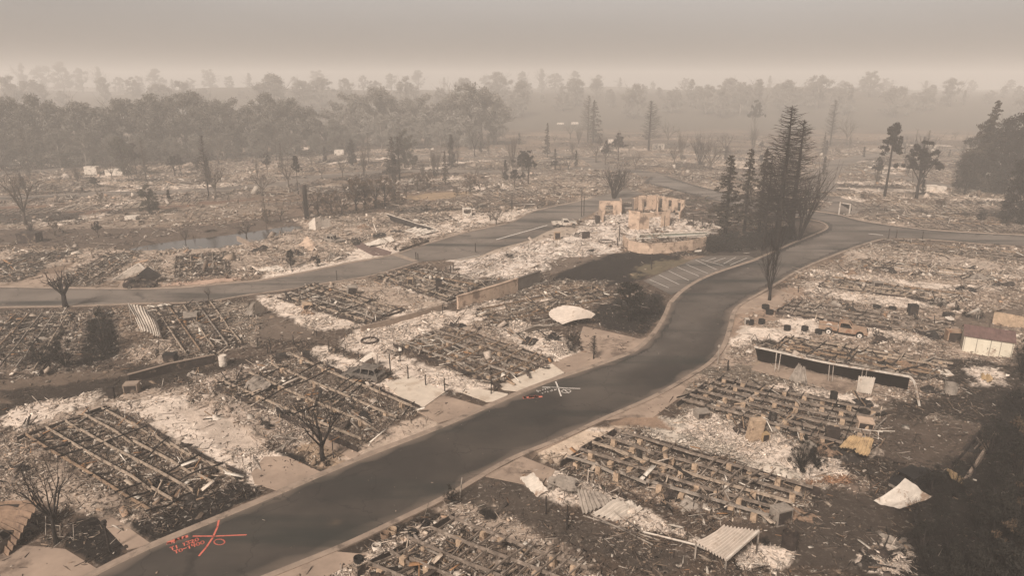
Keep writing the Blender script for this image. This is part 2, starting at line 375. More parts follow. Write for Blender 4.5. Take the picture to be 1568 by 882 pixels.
# broad bands
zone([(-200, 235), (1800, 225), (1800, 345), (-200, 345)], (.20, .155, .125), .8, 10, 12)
zone([(-200, 345), (300, 330), (700, 300), (1000, 290), (1000, 420), (640, 400), (-200, 440)], TAN, .7, 4, 4)
zone([(-50, 470), (560, 440), (1000, 400), (1100, 430), (1010, 500), (960, 545), (640, 665), (210, 845), (-200, 900)], DIRT, .45, 1, 2)
zone([(-200, 560), (60, 590), (210, 560), (330, 550), (300, 580), (120, 620), (-50, 650), (-200, 700)], DARK, .15, 1, 1.5)
zone([(-100, 590), (180, 565), (200, 575), (0, 620), (-100, 640)], (.11, .08, .06), .1, .5, 1)
zone([(1130, 470), (1350, 380), (1800, 380), (1800, 600), (1300, 620), (1000, 605), (1110, 530)], (.29, .22, .172), .85, 1, 2)
zone([(1000, 605), (1300, 620), (1560, 600), (1700, 900), (900, 980), (380, 900), (700, 755), (860, 675)], DIRT, .55, 1, 2)
zone([(1380, 620), (1568, 560), (1750, 700), (1750, 1000), (1330, 1000), (1260, 780), (1270, 720)], DARK, .25, 1.5, 2)
zone([(1390, 640), (1500, 648), (1530, 662), (1430, 668)], (.15, .115, .09), .8, .8, 2)
zone([(1240, 735), (1300, 722), (1340, 735), (1320, 790), (1290, 752)], (.15, .11, .085), .7, .8, 2)
zone([(1395, 760), (1440, 700), (1530, 600), (1700, 560), (1800, 1000), (1370, 1000), (1400, 850)], (.016, .013, .011), .15, 2, 3)
zone([(600, 920), (680, 860), (560, 870)], DARK, .3, .5, .5)
# creek banks
zone([(-60, 318), (150, 312), (330, 308), (400, 300), (460, 300), (400, 318), (200, 335), (-60, 345)], (.14, .085, .06), .1, 1.5, 1)
zone([(-60, 340), (200, 325), (400, 306), (480, 300), (480, 318), (330, 333), (180, 355), (-60, 365)], (.205, .155, .12), .4, 1.5, 1)
zone([(-60, 352), (180, 350), (330, 345), (520, 315), (560, 325), (500, 350), (330, 384), (180, 384), (-60, 372)], (.085, .062, .048), .2, 1.5, 1)
zone([(380, 300), (560, 262), (700, 255), (760, 268), (640, 322), (480, 340)], (.13, .09, .065), .3, 3, 3)
zone([(610, 303), (650, 296), (720, 292), (725, 299), (660, 308), (600, 312)], (.26, .18, .115), .1, 1.5, 2)
# left lots beyond the side road
zone([(-60, 385), (340, 380), (390, 370), (420, 345), (700, 322), (800, 330), (640, 375), (380, 425), (-60, 436)], ASH, .8, 1, 2)
zone([(20, 433), (60, 415), (120, 400), (70, 437)], TAN, .1, .3, .3)
zone([(530, 385), (580, 372), (640, 386), (600, 391), (540, 400), (470, 418), (400, 428), (420, 410)], PALE, .35, .7, 1)
zone([(215, 438), (350, 425), (370, 428), (300, 438)], (.42, .29, .22), .2, .7, .8)
zone([(400, 385), (540, 368), (530, 400), (400, 412)], ASH, 1, 1, 2)
zone([(640, 345), (780, 325), (720, 350), (600, 378)], PALE, .7, 1, 1.5)
# clubhouse ash field
zone([(690, 398), (800, 372), (880, 345), (920, 330), (1060, 322), (1110, 345), (1090, 362), (1000, 352), (960, 372), (930, 395), (860, 405), (800, 430), (700, 425)], (.60, .51, .44), .75, 1, 2)
zone([(760, 366), (845, 347), (900, 342), (880, 358), (800, 375), (740, 396), (700, 398)], (.34, .27, .215), .3, .7, 1)
zone([(860, 412), (900, 392), (970, 386), (1040, 392), (1050, 400), (1000, 418), (975, 432), (900, 440), (840, 438)], CHAR, .05, .8, .8)
zone([(850, 395), (930, 390), (880, 410), (830, 425)], (.12, .09, .07), .2, .8, 1)
zone([(985, 405), (1025, 396), (1062, 398), (1000, 420), (975, 424)], (.11, .088, .056), .05, .8, 2)
zone([(1045, 306), (1100, 304), (1125, 330), (1060, 330)], GRASSDK, .05, 1, 1)
zone([(1080, 375), (1190, 350), (1262, 342), (1262, 352), (1200, 378), (1160, 394), (1085, 392)], (.045, .036, .030), .15, 1, 1)
zone([(1200, 335), (1262, 338), (1262, 350), (1215, 365)], (.13, .10, .08), .1, .8, .6)
zone([(1000, 388), (1085, 382), (1085, 392), (1040, 392)], DARK, .5, .6, .6)
# centre lots
zone([(470, 440), (560, 425), (690, 470), (600, 490), (560, 480)], ASH, .45, .8, 1)
zone([(590, 437), (640, 412), (720, 435), (690, 465)], PALE, .45, .8, 1)
zone([(400, 455), (440, 450), (560, 500), (480, 510), (400, 470)], PALE, .55, .8, 1.2)
zone([(400, 475), (490, 510), (480, 520), (400, 525), (380, 500)], (.12, .09, .07), .1, .6, .8)
zone([(540, 505), (680, 478), (735, 490), (700, 500), (660, 512), (600, 540), (520, 540)], PALE, .45, .6, 1)
zone([(690, 480), (760, 500), (880, 540), (860, 570), (790, 555), (700, 500)], ASH, .8, .6, 1)
zone([(735, 478), (830, 500), (900, 545), (850, 560), (760, 510)], PALE, .7, .6, 1)
zone([(560, 545), (600, 540), (760, 592), (720, 600), (640, 600)], PALE, .35, .5, .8)
zone([(925, 460), (1010, 448), (1022, 470), (1010, 492), (985, 512), (930, 505), (905, 485)], CHAR, .2, .4, .5)
zone([(745, 425), (830, 430), (930, 430), (920, 442), (750, 470), (735, 460)], (.10, .08, .065), .4, .8, 1)
zone([(830, 437), (905, 433), (880, 445), (780, 465)], TAN, .7, .6, .6)
zone([(755, 460), (770, 470), (745, 485), (700, 478)], PALE, .6, .6, .8)
# left lots this side of the side road
zone([(-50, 480), (180, 475), (200, 545), (120, 570), (-50, 575)], (.13, .10, .08), 1, .8, 1)
zone([(175, 470), (230, 468), (270, 555), (195, 558)], TAN, .7, .6, .8)
zone([(200, 530), (270, 520), (275, 552), (205, 556)], ASH, .9, .5, .8)
zone([(225, 472), (340, 464), (400, 470), (400, 530), (280, 552)], (.24, .19, .15), 1, .6, 1)
zone([(150, 478), (172, 476), (185, 545), (120, 560), (130, 510)], CHAR, .3, .5, .8)
zone([(0, 600), (220, 575), (330, 560), (400, 540), (380, 560), (200, 600), (60, 640)], DARK, .12, .8, .8)
zone([(20, 640), (170, 605), (300, 590), (440, 590), (440, 640), (385, 735), (240, 830), (130, 790), (0, 700)], (.31, .24, .19), .8, .8, 1)
zone([(165, 618), (260, 605), (330, 640), (400, 700), (390, 745), (360, 732)], PALE, .45, .6, 1)
zone([(270, 625), (330, 625), (400, 680), (380, 700), (340, 690)], (.42, .34, .28), .15, .6, .8)
zone([(300, 580), (460, 540), (640, 630), (550, 690), (430, 690), (330, 620)], (.34, .27, .22), 1, .6, 1)
zone([(395, 605), (425, 610), (440, 640), (405, 640)], PALE, .9, .5, .8)
zone([(-60, 680), (30, 680), (230, 800), (170, 800), (60, 770), (-60, 790)], ASH, .8, .8, 1)
zone([(200, 800), (370, 738), (405, 757), (240, 832), (205, 815)], CHAR, .25, .3, .4)
zone([(115, 795), (150, 790), (192, 835), (190, 850), (155, 868), (100, 840)], CHAR, .15, .3, .3)
zone([(430, 690), (470, 700), (502, 718), (497, 724), (430, 700)], CHAR, .1, .3, .3)
zone([(452, 690), (480, 675), (540, 700), (505, 722)], (.30, .215, .15), .3, .5, .6)
zone([(540, 670), (650, 636), (680, 650), (560, 705), (520, 705)], (.40, .31, .245), .35, .4, .5)
# right lots
zone([(1130, 475), (1200, 440), (1250, 440), (1210, 470), (1190, 490), (1120, 520), (1118, 500)], (.27, .19, .14), .25, .6, .8)
zone([(1118, 520), (1140, 500), (1250, 505), (1240, 520), (1160, 530), (1120, 538)], PALE, .4, .5, .7)
zone([(1150, 525), (1180, 520), (1230, 540), (1200, 545)], DARK, .7, .6, .8)
zone([(1230, 435), (1300, 432), (1440, 470), (1400, 478), (1240, 455)], PALE, .6, .6, .8)
zone([(1200, 418), (1300, 405), (1568, 425), (1568, 445), (1440, 450), (1240, 428)], ASH, .9, .8, 1.2)
zone([(1290, 385), (1360, 375), (1568, 400), (1568, 425), (1300, 408)], (.36, .285, .23), .9, .8, 1)
zone([(1440, 490), (1568, 470), (1568, 500), (1480, 510)], (.12, .09, .07), .2, .6, .8)
zone([(1410, 550), (1480, 550), (1568, 562), (1568, 600), (1440, 590)], DARK, .3, .8, 1)
zone([(1160, 545), (1300, 590), (1340, 600), (1280, 602), (1150, 560)], (.30, .225, .165), .1, .4, .4)
zone([(1050, 560), (1150, 560), (1290, 600), (1360, 625), (1300, 640), (1100, 590)], (.14, .11, .085), .9, .7, 1)
zone([(1030, 590), (1100, 580), (1340, 620), (1330, 700), (1200, 690), (1040, 640)], (.20, .155, .12), 1, .6, 1)
zone([(1070, 640), (1110, 632), (1160, 650), (1150, 690), (1110, 680)], (.48, .40, .33), .35, .5, .6)
zone([(1000, 640), (1060, 640), (1150, 690), (1280, 740), (1250, 755), (1100, 700), (985, 670)], (.50, .43, .36), .8, .6, 1)
zone([(1340, 640), (1500, 650), (1500, 700), (1400, 720), (1330, 690)], (.075, .055, .043), .2, .8, 1)
zone([(1480, 565), (1530, 565), (1545, 590), (1490, 590)], PALE, .8, .5, .8)
zone([(820, 690), (900, 655), (1010, 650), (945, 668), (862, 716), (832, 705)], (.50, .39, .30), .25, .5, .5)
zone([(862, 717), (945, 668), (1250, 765), (1190, 812), (1000, 770)], (.27, .20, .15), 1, .5, .8)
zone([(800, 735), (850, 720), (1000, 790), (1070, 830), (990, 820), (830, 760)], PALE, .9, .5, .8)
zone([(690, 755), (740, 730), (800, 745), (870, 790), (1060, 850), (1000, 890), (860, 830), (720, 780)], (.060, .046, .037), .25, .7, 1)
zone([(560, 830), (680, 775), (760, 780), (860, 840), (940, 900), (540, 920), (500, 870)], ASH, 1, .7, 1)
zone([(545, 830), (660, 780), (690, 788), (600, 830), (520, 872), (500, 862)], DARK, .4, .5, .6)
zone([(740, 775), (770, 785), (760, 800), (730, 795)], CHAR, .1, .4, .5)
zone([(1230, 730), (1300, 725), (1310, 740), (1240, 745)], (.28, .15, .085), .3, .6, .6)
zone([(1190, 770), (1260, 750), (1350, 760), (1380, 850), (1300, 870), (1200, 860), (1170, 830)], (.055, .042, .034), .15, .7, 1)
zone([(1040, 660), (1000, 635), (960, 640), (930, 650), (990, 655)], (.25, .17, .12), .1, .4, .4)
near_homes = [
 dict(label='grid of pale steel beams and charred joists beside the orange painted cross', quad=[(163, 631), (365, 733), (225, 797), (33, 677)], nb=5, nj=19, rimsides=(0, 3), z=.7),
 dict(label='burnt home frame behind the bare tree and black post at the kerb', quad=[(455, 548), (638, 629), (548, 690), (335, 598)], nb=4, nj=13, piers=5, rimsides=(0, 2), miss=.35, fallen=14, z=.8),
 dict(label='burnt home frame with tan curling joists next to the ash slab and white cross', quad=[(680, 502), (842, 556), (768, 594), (606, 531)], nb=5, nj=12, joist='joistwood', beam='joistwood', z=.7, miss=.05, rimsides=(0, 2), jw=.1, piers=5),
 dict(label='charred home frame between the side road and the long stucco wall', quad=[(635, 412), (745, 434), (686, 463), (581, 428)], nb=5, nj=12, z=.6),
 dict(label='charred home frame above the low brown wall, one side covered in ash', quad=[(482, 438), (617, 478), (556, 497), (428, 458)], nb=5, nj=13, z=.6),
 dict(label='home frame with four bowed pale beams beside the tall crumpled metal sheet', quad=[(232, 476), (280, 550), (375, 530), (326, 466)], nb=5, nj=10, z=.7, rimsides=(1,)),
 dict(label='home frame with diagonal beams behind the dead bushes at the dark lane', quad=[(112, 482), (60, 575), (-60, 565), (20, 488)], nb=5, nj=11, z=.7, rimsides=(0,)),
 dict(label='low home frame with four light upright beams by the creek', quad=[(272, 396), (270, 427), (350, 421), (345, 388)], nb=5, nj=9, z=.6),
 dict(label='home frame with long slanting beams beside the sagging black carport', quad=[(218, 386), (152, 438), (72, 439), (165, 390)], nb=5, nj=14, z=.5, rim=None),
 dict(label='half buried home frame at the pale sloping driveway beside the side road', quad=[(125, 384), (22, 433), (-60, 428), (50, 388)], nb=5, nj=12, z=.5, rim=None),
 dict(label='long narrow home frame behind the cream curved metal sheet', quad=[(732, 478), (915, 440), (942, 460), (756, 502)], nb=4, nj=15, z=.6, rimsides=(0,)),
 dict(label='large home frame on tan concrete piers beside the collapsed ribbed awning', quad=[(944, 669), (1248, 762), (1172, 812), (862, 717)], nb=5, nj=14, piers=9, z=1.05, beam='steelpale', joist='steel', rimsides=(0, 3), miss=.25, fallen=14),
 dict(label='home frame cut by the edge of the view with tan piers under thin dark beams', quad=[(694, 804), (905, 885), (800, 990), (555, 885)], nb=5, nj=13, piers=6, z=1.0, beam='steel', joist='steel', rimsides=(3,)),
 dict(label='cluttered home frame beside the leaning tan slab and the ochre metal sheet', quad=[(1098, 586), (1350, 640), (1318, 704), (1040, 624)], nb=6, nj=14, piers=8, z=.9, beam='steel', joist='char', rimsides=(0, 3), miss=.35, fallen=16),
 dict(label='burnt home frame right behind the long white edged carport', quad=[(1205, 520), (1462, 562), (1418, 586), (1182, 542)], nb=5, nj=15, z=.6, miss=.3, piers=7),
 dict(label='dark home frame behind the burnt pickup, pale skirting strip along it', quad=[(1212, 464), (1458, 499), (1440, 518), (1190, 482)], nb=4, nj=15, z=.6, miss=.5, beam='steel'),
 dict(label='home frame with a grey appliance on it, beyond the standing black cabinet', quad=[(1272, 427), (1478, 455), (1462, 466), (1255, 441)], nb=5, nj=18, z=.55),
 dict(label='neat grid of thin pale beams over black ground along the branch road', quad=[(1376, 373), (1600, 393), (1600, 410), (1362, 383)], nb=4, nj=22, z=.5, joist='steelpale', miss=.05, rim=None, jw=.07),
 dict(label='scattered home frame by the forked road between ash strips', quad=[(1320, 398), (1545, 420), (1520, 436), (1290, 410)], nb=4, nj=16, z=.4, miss=.55, rim=None),
]
for h_ in near_homes: zone(h_['quad'], (.125, .094, .073), 1, .4, .8)
for px in [[(1325, 868), (1350, 838), (1385, 828), (1390, 842), (1350, 880)], [(1150, 840), (1200, 846), (1190, 870), (1130, 870)], [(1210, 484), (1330, 500), (1440, 520), (1420, 528), (1260, 512), (1190, 500)], [(1300, 444), (1440, 452), (1480, 462), (1460, 470), (1300, 452)], [(1250, 413), (1400, 432), (1540, 440), (1540, 447), (1380, 442), (1240, 424)], [(1370, 408), (1568, 424), (1568, 430), (1360, 416)],
           [(1060, 630), (1140, 655), (1250, 690), (1300, 725), (1240, 735), (1120, 690), (1040, 660)], [(1190, 588), (1330, 612), (1340, 622), (1180, 598)], [(335, 690), (400, 690), (425, 700), (385, 715)], [(0, 640), (30, 625), (150, 600), (160, 612), (30, 665)], [(480, 530), (530, 545), (640, 610), (650, 625), (560, 590), (470, 545)], [(560, 470), (700, 480), (690, 492), (600, 486)],
           [(905, 655), (985, 668), (960, 675), (940, 668)], [(520, 880), (560, 850), (690, 800), (700, 812), (590, 870)], [(860, 455), (700, 500), (680, 495), (750, 470), (850, 445)]]: zone(px, PALE, .55, .5, 1)
# far pale lots and dark lots, laid out along the far streets
_r = random.Random(5)
for i in range(330):
    v = _r.choice([_r.uniform(222, 262), _r.uniform(240, 340)]); u = _r.uniform(-40, 1600)
    if 180 < u < 560 and v > 296: continue
    x, y = G(u, v); a = R(_r.choice([20, 24, -12, 68]) if u < 800 else _r.choice([-14, -10, 75])); L = _r.uniform(7, 17); wd = _r.uniform(2.5, 6)
    ca, sa = math.cos(a), math.sin(a)
    zone([(x + ca * L * i_ - sa * wd * j_, y + sa * L * i_ + ca * wd * j_) for i_, j_ in ((-1, -1), (1, -1), (1, 1), (-1, 1))],
         _r.choice([PALE, ASH, (.045, .035, .028), (.07, .052, .041), (.10, .078, .062), TAN]), _r.choice([.4, .9, 1]), 1.0, 2.5, world=True)
PADS = [
    dict(px=[(0, 882), (-60, 900), (-60, 830), (60, 838), (100, 842), (152, 874), (128, 884), (60, 918)], h=.046),
    dict(px=[(150, 795), (195, 843), (232, 834), (205, 815), (168, 790)], h=.042),
    dict(px=[(390, 742), (425, 752), (492, 724), (440, 700), (405, 700), (385, 725)], h=.045),
    dict(px=[(470, 668), (495, 662), (552, 696), (540, 704)], h=.04),
    dict(px=[(655, 612), (680, 606), (742, 624), (700, 640), (672, 648), (640, 632)], h=.045),
    dict(px=[(590, 590), (628, 577), (682, 602), (640, 632)], mat='drivepale', h=.16, name='slab'),
    dict(px=[(760, 592), (845, 558), (864, 572), (800, 600), (772, 598)], mat='drivepale', h=.10, name='slab'),
    dict(px=[(702, 600), (735, 596), (778, 604), (772, 614), (745, 616)], mat='drivepale', h=.06, name='slab'),
    dict(px=[(828, 562), (900, 535), (905, 545), (928, 553), (873, 573)], h=.043),
    dict(px=[(893, 500), (930, 508), (982, 520), (1000, 514), (976, 535), (930, 553), (905, 548), (885, 525)], mat='drive', h=.047),
    dict(px=[(900, 655), (830, 688), (822, 694), (865, 674), (920, 645)], h=.04),
    dict(px=[(800, 700), (850, 720), (838, 745), (800, 742), (742, 730)], h=.045),
    dict(px=[(1000, 612), (1060, 580), (1040, 610), (1000, 640), (960, 640), (926, 644)], h=.043),
    dict(px=[(420, 882), (505, 845), (560, 850), (500, 885), (440, 900)], h=.041),
    dict(px=[(1128, 470), (1185, 442), (1215, 452), (1195, 470), (1150, 478), (1125, 482)], h=.04),
    dict(px=[(10, 438), (62, 421), (100, 418), (75, 440)], h=.05),
    dict(px=[(188, 428), (228, 430), (260, 436), (180, 441)], h=.05),
    dict(px=[(1172, 552), (1310, 590), (1290, 604), (1150, 566)], h=.05),
    dict(px=[(541, 376), (552, 371), (600, 386), (596, 391), (572, 392)], mat='redpave', h=.06),
    dict(px=[(600, 390), (606, 388), (641, 400), (636, 402)], mat='dirtyconc', h=.09, name='path'),
]
# roads last
RZ = []
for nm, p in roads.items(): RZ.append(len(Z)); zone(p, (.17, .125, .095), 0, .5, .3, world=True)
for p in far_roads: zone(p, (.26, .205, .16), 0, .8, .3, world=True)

BAY = [G(*p) for p in [(724, 393), (760, 366), (800, 354), (845, 345), (842, 352), (811, 367), (760, 381)]]
PARKW = [G(*q) for q in PARK]
FLATS = [[G(*q) for q in p_['px']] for p_ in PADS] + [[G(*q) for q in PARK], BAY]
def seg_d(px_, py_, poly):
    n = len(poly); d2 = np.full(px_.shape, 1e18); ins = np.zeros(px_.shape, bool)
    for i in range(n):
        x1, y1 = poly[i]; x2, y2 = poly[(i + 1) % n]; dx, dy = x2 - x1, y2 - y1
        L2 = dx * dx + dy * dy + 1e-12
        t = np.clip(((px_ - x1) * dx + (py_ - y1) * dy) / L2, 0, 1)
        d2 = np.minimum(d2, (px_ - x1 - t * dx) ** 2 + (py_ - y1 - t * dy) ** 2)
        if dy != 0: ins ^= ((y1 > py_) != (y2 > py_)) & (px_ < dx * (py_ - y1) / dy + x1)
    d = np.sqrt(d2); return np.where(ins, d, -d)
def zone_eval(x, y):
    n1 = fbm(x * .45, y * .45, 3, 4) - .5; n1 = n1 + (fbm(x * 1.6, y * 1.6, 8, 3) - .5) * .9; n2 = fbm(x * .06, y * .06, 11, 4); n3 = fbm(x * .2, y * .2, 21, 4)
    c = np.empty(x.shape + (3,)); mess = np.full(x.shape, .5)
    k = sstep(.35, .65, n2)[..., None]; c[:] = np.array(DIRT) * (1 - k) + np.array(TAN) * k
    for poly, col, ms, soft, wob in Z:
        P = np.array(poly); pad = soft + wob
        sel = np.where((x > P[:, 0].min() - pad) & (x < P[:, 0].max() + pad) & (y > P[:, 1].min() - pad) & (y < P[:, 1].max() + pad))
        if not len(sel[0]): continue
        d = seg_d(x[sel], y[sel], poly) + n1[sel] * 2 * wob
        wgt = sstep(-soft * .45, soft * .45, d)
        c[sel] = c[sel] * (1 - wgt[:, None]) + np.array(col) * wgt[:, None]
        mess[sel] = mess[sel] * (1 - wgt) + ms * wgt
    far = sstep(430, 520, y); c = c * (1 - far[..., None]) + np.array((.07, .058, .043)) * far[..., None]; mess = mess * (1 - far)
    road = np.zeros(x.shape)
    for p in FLATS:
        P = np.array(p); sel = np.where((x > P[:, 0].min() - 1) & (x < P[:, 0].max() + 1) & (y > P[:, 1].min() - 1) & (y < P[:, 1].max() + 1))
        wf = sstep(-.7, 0, seg_d(x[sel], y[sel], p)); mess[sel] = mess[sel] * (1 - wf) + .12 * wf
    for p in list(roads.values()) + [PARKW, BAY]:
        P = np.array(p); sel = np.where((x > P[:, 0].min() - 2) & (x < P[:, 0].max() + 2) & (y > P[:, 1].min() - 2) & (y < P[:, 1].max() + 2))
        road[sel] = np.maximum(road[sel], sstep(-1.2, -.2, seg_d(x[sel], y[sel], p)))
    return c, mess, road
def hill(x, y):
    return 24 * sstep(480, 800, y) * (.65 + .5 * vnoise(x / 160, y / 400, 5)) 
def ground_z(x, y, mess, road):
    m2 = sstep(.1, .9, mess); lump = (fbm(x * .55, y * .55, 31, 5) - .36) * .75 * m2 + (fbm(x * .12, y * .12, 41, 2) - .5) * .18 * m2
    z = np.clip(lump, -.04, .6) * (1 - road) * sstep(600, 300, y)
    P = np.array(creek_poly); sel = np.where((x > P[:, 0].min() - 8) & (x < P[:, 0].max() + 8) & (y > P[:, 1].min() - 8) & (y < P[:, 1].max() + 8))
    dip = np.zeros(x.shape); dip[sel] = sstep(-3.5, 1.0, seg_d(x[sel], y[sel], creek_poly)); z = z - dip * 1.1
    return z + hill(x, y) - .03 * road
rows = [-260, -60, 0, 12] + list(20 * 1.0056 ** np.arange(0, 700)) ; rows = [r_ for r_ in rows if r_ < 1000] + [1080, 1180, 1300, 1450]
cols = [-40, -12, -5, -2.5, -1.6, -1.3] + list(np.linspace(-1.12, 1.12, 520)) + [1.3, 1.6, 2.5, 5, 12, 40]
rw = np.array(rows); cs = np.array(cols)
YY, CC = np.meshgrid(rw, cs, indexing='ij'); XX = np.clip(CC * np.maximum(YY, 20), -1450, 1450)
XX = XX + np.sign(CC) * (np.abs(CC) > 1.2) * np.abs(CC) * .2
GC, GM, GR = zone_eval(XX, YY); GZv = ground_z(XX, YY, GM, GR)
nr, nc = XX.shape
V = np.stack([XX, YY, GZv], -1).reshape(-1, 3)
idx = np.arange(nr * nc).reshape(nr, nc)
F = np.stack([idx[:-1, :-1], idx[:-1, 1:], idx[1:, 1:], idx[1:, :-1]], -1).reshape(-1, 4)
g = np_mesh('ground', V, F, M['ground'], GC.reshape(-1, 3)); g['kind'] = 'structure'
at = g.data.attributes.new('mess', 'FLOAT', 'POINT'); at.data.foreach_set('value', GM.reshape(-1).astype(np.float32))
g['label'] = 'burnt ash-strewn ground of the trailer park'

# ------------------------------------------------------------------ roads, kerbs, parking lot, driveways
def road_sheet(name, poly, z, mat, tints=None, label=None):
    P = [Vector((p[0], p[1], 0)) for p in poly]; tri = tessellate_polygon([P])
    V = np.array([(p[0], p[1], z) for p in poly]); F = np.array([t if (P[t[1]] - P[t[0]]).cross(P[t[2]] - P[t[0]]).z > 0 else t[::-1] for t in tri])
    o = np_mesh(name, V, F, mat, np.tile(np.array(tints or (.075, .058, .047)), (len(V), 1))); o['kind'] = 'structure'
    if label: o['label'] = label
    return o
road_sheet('main_road', roads['main_road'], .02, M['asphalt'], (.023, .019, .0165), 'dark asphalt road curving between the burnt lots')
road_sheet('side_road', roads['side_road'], .016, M['asphalt'], (.18, .148, .124), 'dusty asphalt side road below the creek')
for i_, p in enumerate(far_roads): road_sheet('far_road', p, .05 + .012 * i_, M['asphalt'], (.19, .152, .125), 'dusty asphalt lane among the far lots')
road_sheet('parking_lot', [G(*p) for p in PARK], .026, M['asphalt'], (.16, .134, .114), 'asphalt parking bays beside the road bend')
road_sheet('parking_bay', [G(*p) for p in [(724, 393), (760, 366), (800, 354), (845, 345), (842, 352), (811, 367), (760, 381)]], .03, M['asphalt'], (.16, .128, .105), 'dusty parking strip by the clubhouse')
def kerb(px, name='kerb', wd=.42, h=.11, mat='dirtyconc', side=0):
    P = [Vector((*p, 0)) for p in smooth_line(px)]; mb = MB(); prof = [(-wd / 2, 0), (-wd / 2, h), (wd / 2 - .1, h), (wd / 2, .012), (wd / 2, 0)]
    base = 0
    for i, p in enumerate(P):
        d = (P[min(i + 1, len(P) - 1)] - P[max(i - 1, 0)]).normalized(); nrm = Vector((-d.y, d.x, 0))
        for a, z in prof: mb.v.append(tuple(p + nrm * (a * (side or 1)) + Vector((0, 0, z))))
    n = len(prof)
    for i in range(len(P) - 1):
        for k in range(n - 1): mb.f.append((i * n + k, i * n + k + 1, (i + 1) * n + k + 1, (i + 1) * n + k))
    o = mb.build(name, M[mat]); o['kind'] = 'structure'; return o
kerb(ROAD_N[:13], wd=.6, side=-1); kerb(ROAD_N[14:22], wd=.5, side=-1); kerb(ROAD_S, wd=.6)
kerb(W_N[:15], wd=.6, side=-1); kerb(W_S[:10], wd=.6); kerb(BR_S, wd=.5); kerb(BR_N[5:], wd=.5, side=-1)
kerb([(1027, 463), (1050, 441), (1090, 420), (1160, 397)], wd=.7, h=.035, mat='dirtyconc')
def pad(px, mat='drive', h=.05, name='driveway', label=None):
    mb = MB(); poly = [G(*p) for p in px]
    mb.prism(poly, -.02, h); o = mb.build(name, M[mat]); o['kind'] = 'structure'
    if label: o['label'] = label
    return o
for p_ in PADS: pad(**p_)
wat = mat_base('creek_water', (.035, .030, .025), .12, .1, .5); wat.node_tree.nodes['Principled BSDF'].inputs['Specular IOR Level'].default_value = .9
mb = MB(); P_ = np.array(creek_poly); c_ = P_.mean(0); mb.prism([tuple(p) for p in creek_poly], -.9, -.62); o = mb.build('creek_water', wat); o['kind'] = 'structure'; o['label'] = 'still grey creek water between ash banks'

def edge_dust(px, base, dust, side, z, wd=1.15):
    P = [Vector((*p, 0)) for p in smooth_line(px)]; V = []; C = []; F = []; r_ = random.Random(len(px))
    for i, p in enumerate(P):
        d = (P[min(i + 1, len(P) - 1)] - P[max(i - 1, 0)]).normalized(); n_ = Vector((-d.y, d.x, 0)) * side; k = r_.uniform(.5, 1.3)
        for w_, t_ in ((0, 1), (.35 * k, .8), (.9 * k, .35), (wd * max(k, .7), 0)):
            q = p + n_ * w_; V.append((q.x, q.y, z)); C.append([base[j] * (1 - t_) + dust[j] * t_ for j in range(3)])
    for i in range(len(P) - 1):
        for k in range(3):
            f = (i * 4 + k, i * 4 + k + 1, i * 4 + k + 5, i * 4 + k + 4); F.append(f if side < 0 else f[::-1])
    o = np_mesh('road_edge_dust', np.array(V), np.array(F), M['asphalt'], np.array(C)); o['kind'] = 'structure'; o['label'] = 'tan dust gathered along the road edge'
RB = (.023, .019, .0165); SB = (.18, .148, .124); DU = (.18, .135, .105)
edge_dust(ROAD_N[:14], RB, DU, -1, .024); edge_dust(ROAD_S, RB, DU, 1, .024); edge_dust(W_N[:15], SB, DU, -1, .021); edge_dust(W_S[:10], SB, DU, 1, .021); edge_dust(BR_S, RB, DU, 1, .024, 1.2); edge_dust(BR_N[5:], RB, DU, -1, .024, 1.2)
